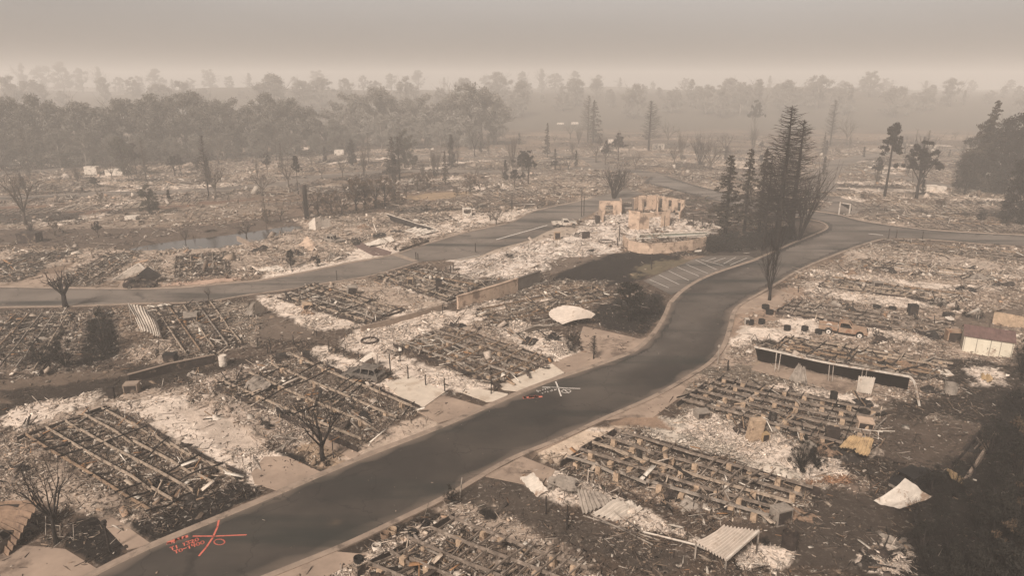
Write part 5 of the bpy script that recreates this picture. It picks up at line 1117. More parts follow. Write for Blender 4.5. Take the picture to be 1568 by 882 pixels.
fp = [(598, 575, 542, 'tallest fence stake, just past the estate car'), (625, 582, 561, 'fence stake after the tallest one'), (652, 592, 574, 'fence stake in the middle of the driveway edge'), (681, 601, 579, 'last fence stake, at the driveway mouth'),
      (527, 547, 532, 'stake behind the roof of the estate car'), (504, 538, 522, 'stake beside the white scrap above the estate car'), (549, 552, 539, 'stake touching the small tilted panel'), (395, 534, 520, 'stake at the dark lane end'),
      (410, 543, 526, 'thick charred stake by the dark lane, first of two'), (415, 543, 522, 'thick charred stake by the dark lane, second of two'), (450, 530, 514, 'thin stake halfway along the dark lane'), (485, 516, 506, 'thin stake close to the low brown wall'), (678, 480, 466, 'thick stump post at the end of the low brown wall'),
      (683, 419, 408, 'first of three short stakes near the side road'), (690, 418, 407, 'second of three short stakes near the side road'), (694, 415, 404, 'third of three short stakes near the side road'), (637, 397, 386, 'pair of thin bollards at the path across the road, outer'), (640, 398, 388, 'pair of thin bollards at the path across the road, inner'),
      (516, 430, 414, 'lone thin pole on the near verge of the side road'), (890, 332, 290, 'tall twin charred pole at the side road end'), (894, 330, 300, 'shorter charred pole beside the tall twin pole'), (728, 386, 372, 'stake beside the dusty parking strip'), (945, 378, 364, 'stake at the pool wall corner'), (948, 370, 345, 'tall stake in the ash before the clubhouse'),
      (1061, 348, 330, 'stake in ash past the clubhouse wing'), (1075, 350, 325, 'tall pale stake near the dark conifers'), (997, 412, 388, 'pole at the burnt lawn edge by the parking bays'), (1360, 366, 350, 'stake at the near verge of the branch road, first'), (1372, 365, 352, 'stake at the near verge of the branch road, second'), (1412, 367, 354, 'stake at the near verge of the branch road, third'),
      (868, 812, 775, 'black stump post standing in the burnt yard by the ribbed wreckage'), (836, 788, 760, 'split black stump post by the tilted panels'), (613, 554, 540, 'short stake near the tan joist frame corner'), (384, 480, 462, 'stake beside the folded grey tent'), (1222, 448, 438, 'short stake on the lot beside the tall bare tree')]
for u, v, vt, lab in fp: post(lab, u, v, vt, .07 if v > 420 else .10)
# bent white pipe railing and ladders
def rods(label, segs, r=.04, mat='white', name='pipe_railing', cat='railing'):
    mb = MB()
    for a, b in segs: mb.tube([GZ(*a), GZ(*b)], r, 5)
    return tagit(mb.build(name, M[mat]), label, cat)
rods('white bent railing lying past the cluttered frame', [((1300, 655, .5), (1352, 662, .6)), ((1304, 662, .1), (1345, 672, .1)), ((1304, 656, .5), (1304, 663, .1)), ((1322, 658, .5), (1328, 668, .1)), ((1345, 661, .6), (1345, 673, .1)), ((1334, 659, .5), (1330, 672, .1))])
rods('long thin fallen rails below the ribbed wreckage', [((893, 790, .2), (1010, 828, .2)), ((905, 788, .4), (1000, 835, .2)), ((940, 783, 1.0), (985, 816, .3))], .05, 'sheetgrey')
rods('long bent pale gutter ending at the bright awning', [((1030, 826, .4), (1066, 835, .5)), ((1066, 835, .5), (1110, 855, .9)), ((985, 815, .3), (1030, 826, .4))], .07, 'zinc')
rods('sooty bed frame standing in the far side of the cluttered frame', [((1245 + 12 * k, 625 + 2.6 * k, 1.0), (1245 + 12 * k, 638 + 2.6 * k, .3)) for k in range(4)] + [((1245, 625, 1.0), (1281, 633, 1.0)), ((1245, 632, .6), (1281, 640, .6)), ((1245, 638, .3), (1281, 646, .3))], .03, 'sheetgrey')
rods('tangle of thin burnt wire frames on the ash by the road bend', [((1150, 520, .1), (1156, 512, 1.0)), ((1156, 512, 1.0), (1160, 521, .1)), ((1172, 523, .1), (1178, 511, 1.1)), ((1178, 511, 1.1), (1180, 524, .1))], .03, 'char')
rods('dark A-frame of poles in the tree lot wreckage', [((421, 692, .2), (450, 672, .5)), ((418, 668, .8), (456, 672, .6)), ((432, 690, .1), (440, 676, .5))], .07, 'sheetgrey', 'fallen_frame', 'fallen frame')
rods('white chair-like pipe frame under the bare front tree', [((70, 790, 1.2), (70, 820, .05)), ((70, 820, .1), (112, 824, .1)), ((112, 804, 1.0), (113, 828, .05)), ((70, 803, .7), (92, 806, .8)), ((92, 806, .8), (92, 822, .1))], .03, 'sheetgrey')
# ------------------------------------------------------------------ trees: prototypes at 10 m, copied and scaled
TR = {}
def rv(r, s=1.0): return Vector((r.uniform(-s, s), r.uniform(-s, s), r.uniform(-s, s)))
def grow(mb, tips, r, p, d, L, rad, lev, maxlev, up, spread, nch, sides):
    n = 4 if lev < 2 else 3; pts = [p]; rads = [rad]; q = p; dd = d
    for i in range(n):
        dd = (dd + rv(r, .16) + Vector((0, 0, up * .12))).normalized(); q = q + dd * (L / n); pts.append(q); rads.append(rad * (1 - .55 * (i + 1) / n))
    mb.tube(pts, rads, sides if lev == 0 else (5 if lev == 1 else 3), cap=False)
    if lev >= maxlev: tips.append((q, dd)); return
    k = nch[min(lev, len(nch) - 1)]
    for j in range(k):
        t = (0.35 if lev else .45) + (.65 if lev else .55) * (j + r.random()) / k; f = min(t, .999) * n; i = int(f); pp = pts[i].lerp(pts[i + 1], f - i)
        a = r.uniform(0, 6.283) if lev else (6.283 * j / k + r.uniform(-.5, .5))
        base = (pts[i + 1] - pts[i]).normalized(); side = base.cross(Vector((math.cos(a), math.sin(a), .3))).normalized()
        nd = (base * math.cos(spread) + side * math.sin(spread) * r.uniform(.7, 1.2) + Vector((0, 0, up * .3))).normalized()
        grow(mb, tips, r, pp, nd, L * r.uniform(.5, .78), rads[i] * .55, lev + 1, maxlev, up, spread, nch, sides)
def leafmesh(name, centres, radii, per, size, mat, seed, parent, squash=.8):
    r = np.random.default_rng(seed); C = []; 
    for c, rad in zip(centres, radii):
        n = max(4, int(per * (rad ** 2))); v = r.normal(0, 1, (n, 3)); v /= np.linalg.norm(v, axis=1)[:, None]
        v *= (r.random((n, 1)) ** .45) * rad * r.uniform(.6, 1.15, (n, 1)); v[:, 2] *= squash; C.append(v + np.array(c))
    C = np.concatenate(C); n = len(C)
    a = r.normal(0, 1, (n, 3)); a /= np.linalg.norm(a, axis=1)[:, None]; b = np.cross(a, r.normal(0, 1, (n, 3))); b /= np.linalg.norm(b, axis=1)[:, None] + 1e-9
    s = size * r.uniform(.5, 1.4, (n, 1)); a = a * s; b = b * s * .55
    V = np.stack([C - a, C - b, C + a, C + b], 1).reshape(-1, 3); F = np.arange(n * 4).reshape(-1, 4)
    return np_mesh(name, V, F, mat, None, parent)
def proto(kind, variant=0):
    key = (kind, variant)
    if key in TR: return TR[key]
    r = random.Random(variant * 31 + sum(map(ord, kind))); root = bpy.data.objects.new('tree', None); parts = []
    mb = MB(); tips = []; tw = MB()
    def done(tm='bark', cm='bark', leaves=None):
        parts.append(('trunk', mb, tm)); 
        if tw.v: parts.append(('branches', tw, cm))
    H = 10.0
    if kind == 'bare':           # rounded bare deciduous tree
        mb.tube([Vector((0, 0, 0)), Vector((.1, 0, 1.2)), Vector((0, .1, 2.6))], [.34, .26, .22], 8)
        for j in range(6):
            a = 6.283 * j / 6 + r.uniform(-.4, .4); d = Vector((math.cos(a) * .75, math.sin(a) * .75, 1)).normalized()
            grow(tw, tips, r, Vector((0, .1, r.uniform(1.8, 2.6))), d, r.uniform(3.4, 4.6), .15, 1, 4, .25, .65, [0, 4, 4, 3], 6)
    elif kind == 'pollard':      # knobbly pruned tree
        mb.tube([Vector((0, 0, 0)), Vector((.1, 0, 1.5)), Vector((0, .1, 3.5))], [.75, .55, .5], 8)
        for j in range(5):
            a = 6.283 * j / 5 + r.uniform(-.3, .3); d = Vector((math.cos(a) * .8, math.sin(a) * .8, 1)).normalized()
            grow(tw, tips, r, Vector((0, .1, 3.2)), d, r.uniform(3.6, 4.8), .36, 1, 3, .3, .6, [0, 4, 4], 6)
    elif kind == 'vase':         # many upright stems
        for j in range(13):
            a = r.uniform(0, 6.283); q = r.uniform(.1, .42); d = Vector((math.cos(a) * q, math.sin(a) * q, 1)).normalized()
            grow(mb if j < 2 else tw, tips, r, Vector((math.cos(a) * .25, math.sin(a) * .25, 0)), d, r.uniform(6.5, 9.4), .15, 1, 3, .35, .28, [0, 7, 4], 6)
    elif kind == 'tallbare':     # a tall trunk parting into upright rods
        mb.tube([Vector((0, 0, 0)), Vector((0, 0, 1.0)), Vector((.05, 0, 2.5))], [.30, .24, .2], 8)
        for j in range(9):
            a = 6.283 * j / 9 + r.uniform(-.3, .3); q = r.uniform(.05, .3); d = Vector((math.cos(a) * q, math.sin(a) * q, 1)).normalized()
            grow(tw, tips, r, Vector((0, 0, r.uniform(.9, 2.4))), d, r.uniform(4.5, 7.2), .1, 1, 3, .4, .28, [0, 6, 4], 6)
    elif kind in ('deadcon', 'con', 'fullcon', 'wetcon'):
        mb.tube([Vector((0, 0, 0)), Vector((.03, 0, 3)), Vector((-.03, .03, 7)), Vector((0, 0, 10))], [.17, .13, .07, .015], 8)
        cs = []; rs = []; W_ = {'deadcon': 2.4, 'con': 2.0, 'fullcon': 2.4, 'wetcon': 2.9}[kind]; z = {'deadcon': 2.2, 'con': 1.5, 'fullcon': .8, 'wetcon': .5}[kind]
        step = {'deadcon': .026, 'con': .04, 'fullcon': .05, 'wetcon': .05}[kind]; dead = kind == 'deadcon'
        while z < 9.9:
            L = W_ * (1 - z / 10.3) ** (.6 if dead else .75) + .08; a = r.uniform(0, 6.283)
            l = L * (r.random() ** .5 * .95 + .1) * (.85 + .25 * math.sin(a + variant)); d0 = Vector((math.cos(a), math.sin(a), 0)); rise = r.uniform(.05, .55) if dead else r.uniform(-.45, .05)
            p0 = Vector((0, 0, z)); p1 = p0 + d0 * l * .45 + Vector((0, 0, rise * l * .25 - .04 * l)); p2 = p0 + d0 * l * .8 + Vector((r.uniform(-.1, .1) * l, r.uniform(-.1, .1) * l, rise * l * .7)); p3 = p0 + d0 * l + Vector((0, 0, rise * l * 1.15))
            tw.tube([p0, p1, p2, p3], [.028, .022, .014, .006] if dead else [.028, .02, .014, .006], 3, cap=False); Q = [p0, p1, p2, p3]
            for m in range(7 if dead else 4):
                t = r.uniform(.6, 2.95); p = Q[int(t)].lerp(Q[int(t) + 1], t - int(t)); sd = Vector((-d0.y, d0.x, 0)) * r.choice((-1, 1))
                tw.tube([p, p + (sd * .5 + d0 * .6 + Vector((0, 0, r.uniform(-.35, .35)))) * l * r.uniform(.2, .45)], [.010, .004], 3, cap=False)
                if not dead and r.random() < (.8 if kind != 'con' else .5): cs.append(p + sd * l * .1); rs.append(l * (.26 if kind != 'con' else .17) + .05)
            z += step * r.uniform(.5, 1.6)
        done(); TR[key] = (parts, (cs, rs, {'con': 190, 'fullcon': 200, 'wetcon': 170}.get(kind, 1), .12, 'needles') if cs else None); return TR[key]
    elif kind == 'palmtop':      # long bare trunks with a tuft on top
        for dx in ((0,) if variant % 2 else (-.25, .3)):
            mb.tube([Vector((dx, 0, 0)), Vector((dx * .7, .05, 4)), Vector((dx * .5, 0, 9.5))], [.13, .10, .06], 7)
            for j in range(26):
                z = r.uniform(2.5, 9); a = r.uniform(0, 6.283); tw.tube([Vector((dx * .6, 0, z)), Vector((dx * .6 + math.cos(a) * .45, math.sin(a) * .45, z + .1))], [.02, .006], 3, cap=False)
        cs = [Vector((r.uniform(-.55, .55) * (10.3 - z) * .62, r.uniform(-.55, .55) * (10.3 - z) * .62, z)) for z in [r.uniform(5.9, 9.7) for _ in range(60)]]
        done(); TR[key] = (parts, (cs, [.42] * len(cs), 420, .14, 'leafdark')); return TR[key]
    elif kind == 'cypressy':     # open limbs below a ragged dark crown
        mb.tube([Vector((0, 0, 0)), Vector((.1, 0, 2.2)), Vector((0, .1, 4.5))], [.26, .2, .14], 8)
        for j in range(8):
            a = 6.283 * j / 8 + r.uniform(-.3, .3); q = r.uniform(.2, .9); d = Vector((math.cos(a) * q, math.sin(a) * q, 1)).normalized()
            grow(tw, tips, r, Vector((0, 0, r.uniform(1.5, 4.4))), d, r.uniform(2.8, 4.6), .09, 1, 3, .2, .5, [0, 4, 3], 5)
        cs = [Vector((r.gauss(0, 1.35), r.gauss(0, 1.35), 0)) for _ in range(70)]; cs = [Vector((c.x, c.y, r.uniform(4.4 + .3 * abs(c.x), max(5.2, 9.6 - abs(c.x) * 1.3 - abs(c.y) * .7)))) for c in cs]
        done(); TR[key] = (parts, (cs, [r.uniform(.3, .6) for _ in cs], 330, .14, 'leafdark')); return TR[key]
    else:                        # leafy kinds: leafy (broad), cone, shrub, deadbush
        wd = {'leafy': 4.3, 'leafytall': 3.2, 'cone': 1.7, 'shrub': 5.0, 'deadbush': 5.0, 'round': 3.4}[kind]; z0 = {'leafy': 1.0, 'leafytall': 1.2, 'cone': .6, 'shrub': .6, 'deadbush': .5, 'round': 1.6}[kind]
        mb.tube([Vector((0, 0, 0)), Vector((.15, 0, z0 + 1)), Vector((0, .2, 7.5))], [.34, .25, .08], 7)
        for j in range(8 if kind != 'deadbush' else 22):
            a = r.uniform(0, 6.283); q = r.uniform(.4, 1.3); d = Vector((math.cos(a) * q, math.sin(a) * q, 1)).normalized()
            grow(tw, tips, r, Vector((0, 0, r.uniform(z0 * .6, 5 if kind != 'deadbush' else 1.0))), d, r.uniform(3, 4.5) * (1 if kind != 'deadbush' else 1.15), .12, 1, 3, .15, .55, [0, 4, 3], 5)
        cs = []; rs = []
        for _ in range({'leafy': 62, 'leafytall': 56, 'cone': 60, 'shrub': 40, 'deadbush': 34, 'round': 44}[kind]):
            z = r.uniform(z0, 9.4); t = (z - z0) / (10 - z0)
            prof = {'cone': (1 - t) ** .8, 'leafy': math.sin(math.pi * min(1, t * .8 + .22)) ** .6, 'leafytall': math.sin(math.pi * min(1, t * .8 + .2)) ** .6}.get(kind, math.sqrt(max(.02, 1 - t * t)))
            a = r.uniform(0, 6.283); q = wd * prof * r.random() ** .5 * r.uniform(.75, 1.1); cs.append(Vector((q * math.cos(a), q * math.sin(a), z))); rs.append(r.uniform(.55, 1.15) * (.75 if kind == 'cone' else 1))
        lm = {'leafy': 'leaf', 'leafytall': 'leaf', 'cone': 'leafdark', 'shrub': 'leafbrown', 'deadbush': 'leafdark', 'round': 'leafdark'}[kind]
        done(); TR[key] = (parts, (cs, rs, {'shrub': 90, 'leafy': 260, 'leafytall': 260, 'deadbush': 120, 'cone': 200}.get(kind, 110), {'deadbush': .16, 'shrub': .2, 'leafy': .12, 'leafytall': .12, 'cone': .12}.get(kind, .17), lm)); return TR[key]
    done(); TR[key] = (parts, None); return TR[key]
_proto = proto
def proto(kind, variant=0):
    if (kind, variant) in TR: return TR[(kind, variant)]
    parts, leaves = _proto(kind, variant); zs = [p[2] for _, mb, _ in parts for p in mb.v]
    if leaves: zs += [c.z + r_ * .7 for c, r_ in zip(leaves[0], leaves[1])]
    f = 10.0 / max(zs)
    for _, mb, _ in parts: mb.v = [(x * f, y * f, z * f) for x, y, z in mb.v]
    if leaves: leaves = ([c * f for c in leaves[0]], [r_ * f for r_ in leaves[1]], leaves[2] / f / f, leaves[3], leaves[4])
    TR[(kind, variant)] = (parts, leaves); return TR[(kind, variant)]
MESHES = {}
def tree(kind, u, v, vt, label, w_=1.0, variant=0, name='tree', cat='tree', group=None, mats=None, hh=None, world=None, leafmat=None):
    """foot at (u, v), top at vt; w_ widens the crown"""
    parts, leaves = proto(kind, variant)
    if world: x, y = world; h = hh
    else: x, y = G(u, v); h = hh or HT(u, v, vt)
    z = float(hill(np.array([x]), np.array([y]))[0])
    s = h / 10.0; t = thing(name, (x, y, z - .05), label, cat, group, rz=random.uniform(0, 6.28), sc=(s * w_, s * w_, s))
    tm, cm, lm = mats or ('bark', 'bark', None); lm = leafmat or (leaves[4] if leaves else None)
    key = (kind, variant, tm, cm, lm)
    if key not in MESHES:
        L = []
        for nm, mb, _ in parts:
            o = mb.build(nm, M[tm if nm == 'trunk' else cm], t, smooth=True); L.append(o)
        if leaves: o = leafmesh('crown', leaves[0], leaves[1], leaves[2], leaves[3], M[lm], variant + 5, t); L.append(o)
        MESHES[key] = L
    else:
        for src in MESHES[key]:
            c = src.copy(); link(c); c.parent = t
    return t
T = tree
T('bare', 87, 833, 655, 'spindly bare tree standing beside the brown fan of roofing', .62, 0)
T('bare', 495, 706, 588, 'bare black tree with spreading boughs at the kerb by the burnt yard', .95, 1)
T('pollard', 101, 471, 403, 'knobbly pruned bare tree at the near verge of the side road', .95, 2)
T('pollard', 320, 462, 432, 'small forked burnt stump tree at the near verge of the side road', .4, 3)
T('tallbare', 1178, 460, 315, 'tall slim bare tree with upright rods at the road bend', 1.0, 0)
T('deadcon', 1188, 384, 160, 'tallest dead conifer, feathery and bare, above the black hedge', 1.45, 0)
T('deadcon', 1210, 366, 182, 'slightly shorter dead conifer leaning out beside the tallest one', 1.6, 1)
T('vase', 1222, 368, 222, 'wide bare tree with arching boughs at the side of the dead conifers', 1.35, 4)
T('deadcon', 1168, 384, 236, 'thin dead conifer at the foot of the tallest one', .9, 2)
T('con', 1110, 362, 236, 'scorched conifer standing closest to the clubhouse ruin', 1.6, 0)
T('con', 1139, 358, 226, 'scorched conifer between its two neighbours by the clubhouse', 1.2, 1)
T('con', 1161, 362, 226, 'scorched conifer next to the tallest dead one', 1.2, 2)
T('vase', 940, 304, 238, 'vase shaped bare tree of many stems behind the clubhouse ruin', 1.5, 0)
T('deadcon', 909, 550, 513, 'small charred conifer with stiff bare twigs on the pale apron', 1.6, 3)
T('round', 964, 492, 420, 'large black scorched tree sprawling over the burnt corner lawn', 1.25, 0)
T('deadbush', 874, 540, 510, 'round black bush on the driveway beside the folded dark sheet', .7, 1, 'bush', 'bush')
T('deadbush', 100, 565, 508, 'dead round crowned small tree by the dark lane', .7, 2)
T('deadbush', 62, 562, 518, 'dead leaning bush behind the dark lane', .8, 3, 'bush', 'bush')
T('deadbush', 138, 562, 530, 'low dark bush beside the pile at the dark lane', .8, 1, 'bush', 'bush')
T('deadbush', 160, 545, 468, 'tall black overgrown bush between two burnt frames', .55, 2, 'bush', 'bush')
T('deadbush', 172, 530, 478, 'second black overgrown bush next to the crumpled tall sheet', .5, 3, 'bush', 'bush')
T('shrub', 297, 697, 672, 'scrubby bush at the foot of the bare black tree', .4, 1, 'bush', 'bush', hh=1.0) if False else None
T('deadbush', 499, 715, 698, 'scorched tuft at the foot of the kerbside bare tree', .8, 3, 'bush', 'bush', hh=.9)
T('round', 446, 411, 376, 'cone-shaped dark bush by the debris above the side road', .75, 0, 'bush', 'bush')
T('round', 487, 408, 389, 'round dark bush above the side road', .9, 1, 'bush', 'bush')
T('round', 606, 384, 374, 'small round bush at the corner of the brick planter', .9, 2, 'bush', 'bush')
T('shrub', 635, 378, 362, 'low leafy hedge clump in the brick planter', 1.2, 1, 'bush', 'bush')
T('palmtop', 1354, 303, 186, 'tall twin trunked tree with a pointed dark top', 1.0, 0)
T('cypressy', 1403, 306, 194, 'ragged dark topped tree with bare spreading lower boughs', 1.0, 0)
T('round', 1476, 300, 234, 'dark oval crowned tree before the conifer group', .8, 3)
T('wetcon', 1503, 290, 152, 'tall dark conifer with drooping layered boughs', 1.0, 0)
T('leafy', 1530, 292, 166, 'broad dark tree behind the drooping conifer', 1.0, 3, leafmat='leafdark')
T('leafy', 1568, 300, 150, 'dark tree reaching highest at the edge of the view', 1.0, 4, leafmat='leafdark')
T('leafy', 1490, 275, 200, 'low broad tree at the foot of the drooping conifer', 1.0, 5, leafmat='leafdark')
T('leafy', 1562, 345, 222, 'near dark dense tree at the end of the branch road', .9, 6, leafmat='leafdark')
T('round', 1540, 340, 290, 'dark bush under the near dense tree at the branch road', .8, 1, 'bush', 'bush')
T('round', 1502, 338, 318, 'low dark bush by the fallen pale sheet at the branch road', 1.2, 2, 'bush', 'bush')
T('shrub', 1440, 318, 300, 'brown scrub before the branch road lots', 1.6, 2, 'bush', 'bush')
mid = [('leafytall', 190, 270, 207, 'slim hazy oval tree at the far lane before the wood', .9), ('bare', 40, 345, 238, 'bare tree by the small black shed on the creek bank', .55), ('vase', 48, 362, 330, 'twiggy dead shrub tree beside the black shed', .6),
       ('shrub', 84, 360, 332, 'dusty round tree on the near creek bank by the black shed', .6), ('cypressy', 151, 364, 330, 'thin flat topped tree on the near creek bank', .8), ('shrub', 155, 312, 290, 'dusty bush on the lot beyond the creek', .8),
       ('leafy', 229, 328, 277, 'dusty leafy tree on the lots beyond the creek', .85), ('palmtop', 262, 327, 290, 'slim pale tree beside the dusty leafy tree', .6), ('cypressy', 268, 270, 228, 'umbrella topped thin tree on the far lots, leaning', .9),
       ('cypressy', 277, 268, 230, 'second umbrella topped tree beside the leaning one', .7), ('deadcon', 320, 302, 206, 'tall ragged bare tree on the creek side lots', .7), ('bare', 331, 304, 226, 'bare twiggy tree beside the tall ragged one', .6),
       ('bare', 285, 376, 338, 'thin bare tree at the water edge', .5), ('tallbare', 299, 376, 352, 'small crooked bare stem at the water edge', .5), ('bare', 378, 366, 325, 'bare tree leaning over the creek', .7), ('bare', 402, 300, 250, 'pale leafless tree on the lots above the creek', .9),
       ('palmtop', 457, 298, 237, 'slim tree with a small dark tuft above the creek', .75), ('deadcon', 408, 350, 300, 'thin dead trunk beside the creek end', .5), ('cone', 540, 254, 208, 'dark cone shaped tree on the far lots', 1.0),
       ('con', 602, 275, 208, 'bushy conifer of the pair above the brown scrub', 1.3), ('deadcon', 612, 278, 207, 'one sided bare conifer of the pair above the brown scrub', 1.3), ('leafy', 620, 258, 190, 'hazy round tree behind the pair of conifers', .7),
       ('bare', 727, 240, 183, 'tall thin trunked tree with hazy tuft on the far lots', .5), ('vase', 785, 255, 192, 'upright hazy brush-like tree on the far lots', .45), ('cypressy', 809, 283, 218, 'slim bare tree with small round top on the middle lots', .6),
       ('deadcon', 900, 218, 145, 'tall hazy double conifer, first stem', 1.0), ('con', 908, 219, 152, 'tall hazy double conifer, second stem', 1.3), ('cypressy', 946, 248, 193, 'dark knuckled mid tree on the far lots', .8), ('deadcon', 993, 231, 153, 'bare pyramidal hazy tree on the far lots', 1.3),
       ('vase', 1043, 245, 187, 'slim funnel shaped hazy tree', .45), ('vase', 1072, 252, 192, 'wide hazy bare tree near the funnel shaped one', .8), ('bare', 1088, 262, 208, 'hazy bare tree near the scorched conifers', .8), ('cone', 1112, 244, 217, 'small dark cone tree among hazy lots', .9),
       ('cypressy', 1154, 208, 140, 'tall hazy tree with a small round top', .6), ('deadcon', 1271, 222, 152, 'tall hazy bare tree beyond the forked road', .9), ('bare', 1296, 222, 165, 'thin hazy bare tree beyond the forked road', .6), ('bare', 1385, 236, 200, 'small hazy bare tree near the ragged topped one', .8),
       ('vase', 1343, 282, 254, 'short bushy bare tree beside the twin trunks', .7), ('shrub', 1322, 304, 292, 'dusty bush on the lots left of the twin trunks'.replace('left of', 'before'), 1.2), ('cone', 882, 256, 226, 'thin dark tree on the hazy lots by the far lane', .6), ('bare', 870, 262, 232, 'thin hazy bare tree by the far lane', .7),
       ('bare', 760, 345, 305, 'small bare tree on the ashy verge of the side road', .8), ('tallbare', 784, 330, 285, 'white barked bare pole tree by the side road', .35), ('bare', 751, 338, 314, 'bent dead tree by the white block hut', 1.0), ('cypressy', 850, 262, 240, 'low spreading hazy tree by the far lane', 1.4),
       ('bare', 1250, 300, 262, 'bare shrub tree behind the wide bare tree', 1.0), ('tallbare', 985, 330, 294, 'thin charred trunk standing in the clubhouse', .5), ('cone', 850, 245, 222, 'dark thin cone in the haze by the lane', .8)]
for i, (k, u, v, vt, lab, w_) in enumerate(mid):
    sm = k in ('shrub',); T(k, u, v, vt, lab, w_ * (1.3 if k in ('bare', 'vase', 'tallbare') else 1.1), i % 3, 'bush' if sm else 'tree', 'bush' if sm else 'tree', mats=('barkpale', 'barkpale', None) if i % 2 else None)
# brown scrub along the creek, each clump its own thing
for i, (u, v, vt) in enumerate([(470, 332, 296), (488, 330, 290), (508, 333, 284), (524, 330, 280), (545, 326, 268), (560, 322, 262), (575, 318, 255), (590, 316, 266), (605, 308, 270), (622, 302, 268), (640, 292, 262), (655, 290, 258), (430, 338, 310), (410, 342, 318), (720, 296, 262), (735, 294, 268), (470, 300, 284), (700, 300, 280)]):
    T('shrub' if i % 3 else 'bare', u, v, vt, 'dry brown scrub growing thick along the creek bank', .95, i % 3, 'scrub_bush', 'bush', 'brown scrub bushes along the creek')
T('tallbare', 468, 338, 281, 'thick charred pole-like trunk rising from the creek scrub', .7, 1)
p = G3(470, 336); mb = MB(); mb.tube([p, p + Vector((0, 0, HT(470, 336, 283) * .5)), p + Vector((.1, 0, HT(470, 336, 283)))], [.55, .5, .42], 8); tagit(mb.build('dead_trunk', M['bark']), 'stout black dead trunk without boughs at the creek end', 'dead trunk')
# far lots: small hazy trees and bushes
rr = random.Random(9)
for i in range(150):
    v = rr.uniform(212, 300); u = rr.uniform(-20, 1590)
    if 180 < u < 560 and v > 290 or (880 < u < 1130 and v > 262): continue
    k = rr.choice(['bare', 'shrub', 'vase', 'bare', 'cone', 'shrub', 'cypressy']); h = rr.uniform(1.5, 3.5) if k == 'shrub' else rr.uniform(4, 8) if rr.random() < .7 else rr.uniform(8, 14)
    T(k, u, v, 0, {'bare': 'small bare hazy tree among the far burnt lots', 'shrub': 'low dusty bush among the far burnt lots', 'vase': 'small many stemmed tree among the far burnt lots', 'cone': 'small dark cone tree among the far burnt lots', 'cypressy': 'small ragged tree among the far burnt lots'}[k],
      .8, i % 3, 'bush' if k == 'shrub' else 'tree', 'bush' if k == 'shrub' else 'tree', 'small trees and bushes on the far burnt lots', ('barkpale', 'barkpale', None), hh=h)
for i in range(44):
    u = rr.uniform(-20, 1590); v = rr.uniform(222, 285)
    if 880 < u < 1130 and v > 255: continue
    k = ['tallbare', 'deadcon', 'bare', 'vase', 'cypressy', 'con'][i % 6]
    T(k, u, v, 0, 'thin scorched tree standing tall among the far burnt lots', {'tallbare': .7, 'deadcon': .8, 'bare': .7, 'vase': .5, 'cypressy': .6, 'con': .9}[k], i % 3, 'tree', 'tree', 'thin scorched trees on the far burnt lots', ('barkpale', 'barkpale', None), hh=rr.uniform(9, 17))
# near low plants on the right hand lots
for i, (u, v, vt) in enumerate([(1480, 486, 470), (1500, 488, 474), (1462, 478, 462), (1440, 470, 455), (1425, 468, 456)]):
    T('deadbush', u, v, vt, 'low black bush in the row before the tan board fence', 1.0, i % 3, 'bush', 'bush', 'black bushes before the tan board fence')
for i, (u, v, vt, lab) in enumerate([(1226, 720, 668, 'black burnt bush with thick stems beside the big pier frame'), (1250, 716, 676, 'second black burnt bush beside the big pier frame'), (1172, 836, 820, 'low twiggy plant by the bright awning'), (692, 770, 742, 'spiky black plant at the bed corner by the road'), (886, 588 - 60, 514, 'tuft plant at the driveway behind the charred conifer'),
                                     (1340, 520, 502, 'twiggy burnt shrub at the nose of the pickup'), (1285, 470, 456, 'black lump of burnt shrub on the frame behind the pickup'), (1000, 482, 452, 'black spiky shrub at the corner lawn beside the kerb'), (775, 500, 488, 'scorched shrub under the dark folded sheets')]):
    T('deadbush', u, v, vt, lab, .8, i % 3, 'bush', 'bush')
# hedge
def hedge():
    t = thing('black_hedge', G3(1130, 378), 'long black burnt hedge running behind the parking bays', 'hedge'); r = random.Random(3); cs = []; rs = []
    line = [G3(1084, 388), G3(1110, 389), G3(1145, 386), G3(1178, 378), G3(1205, 368)]
    back = [G3(1082, 372), G3(1110, 368), G3(1145, 364), G3(1178, 360), G3(1205, 356)]
    for _ in range(420):
        i = r.randrange(4); s = r.random(); q = r.random(); a = lerp(line[i], line[i + 1], s); b = lerp(back[i], back[i + 1], s); p = lerp(a, b, q); cs.append(p + Vector((0, 0, r.uniform(.2, 1.7)))); rs.append(r.uniform(.5, .85))
    o = leafmesh('foliage', cs, rs, 120, .13, M['leafdark'], 4, None); o.parent = t; o.matrix_parent_inverse = Matrix.Translation(-t.location)
    mb = MB()
    for k in range(40): c = r.choice(cs); mb.tube([Vector((c.x, c.y, 0)), c], [.05, .02], 4, cap=False)
    mb.build('stems', M['bark'], t, t.location)
hedge()
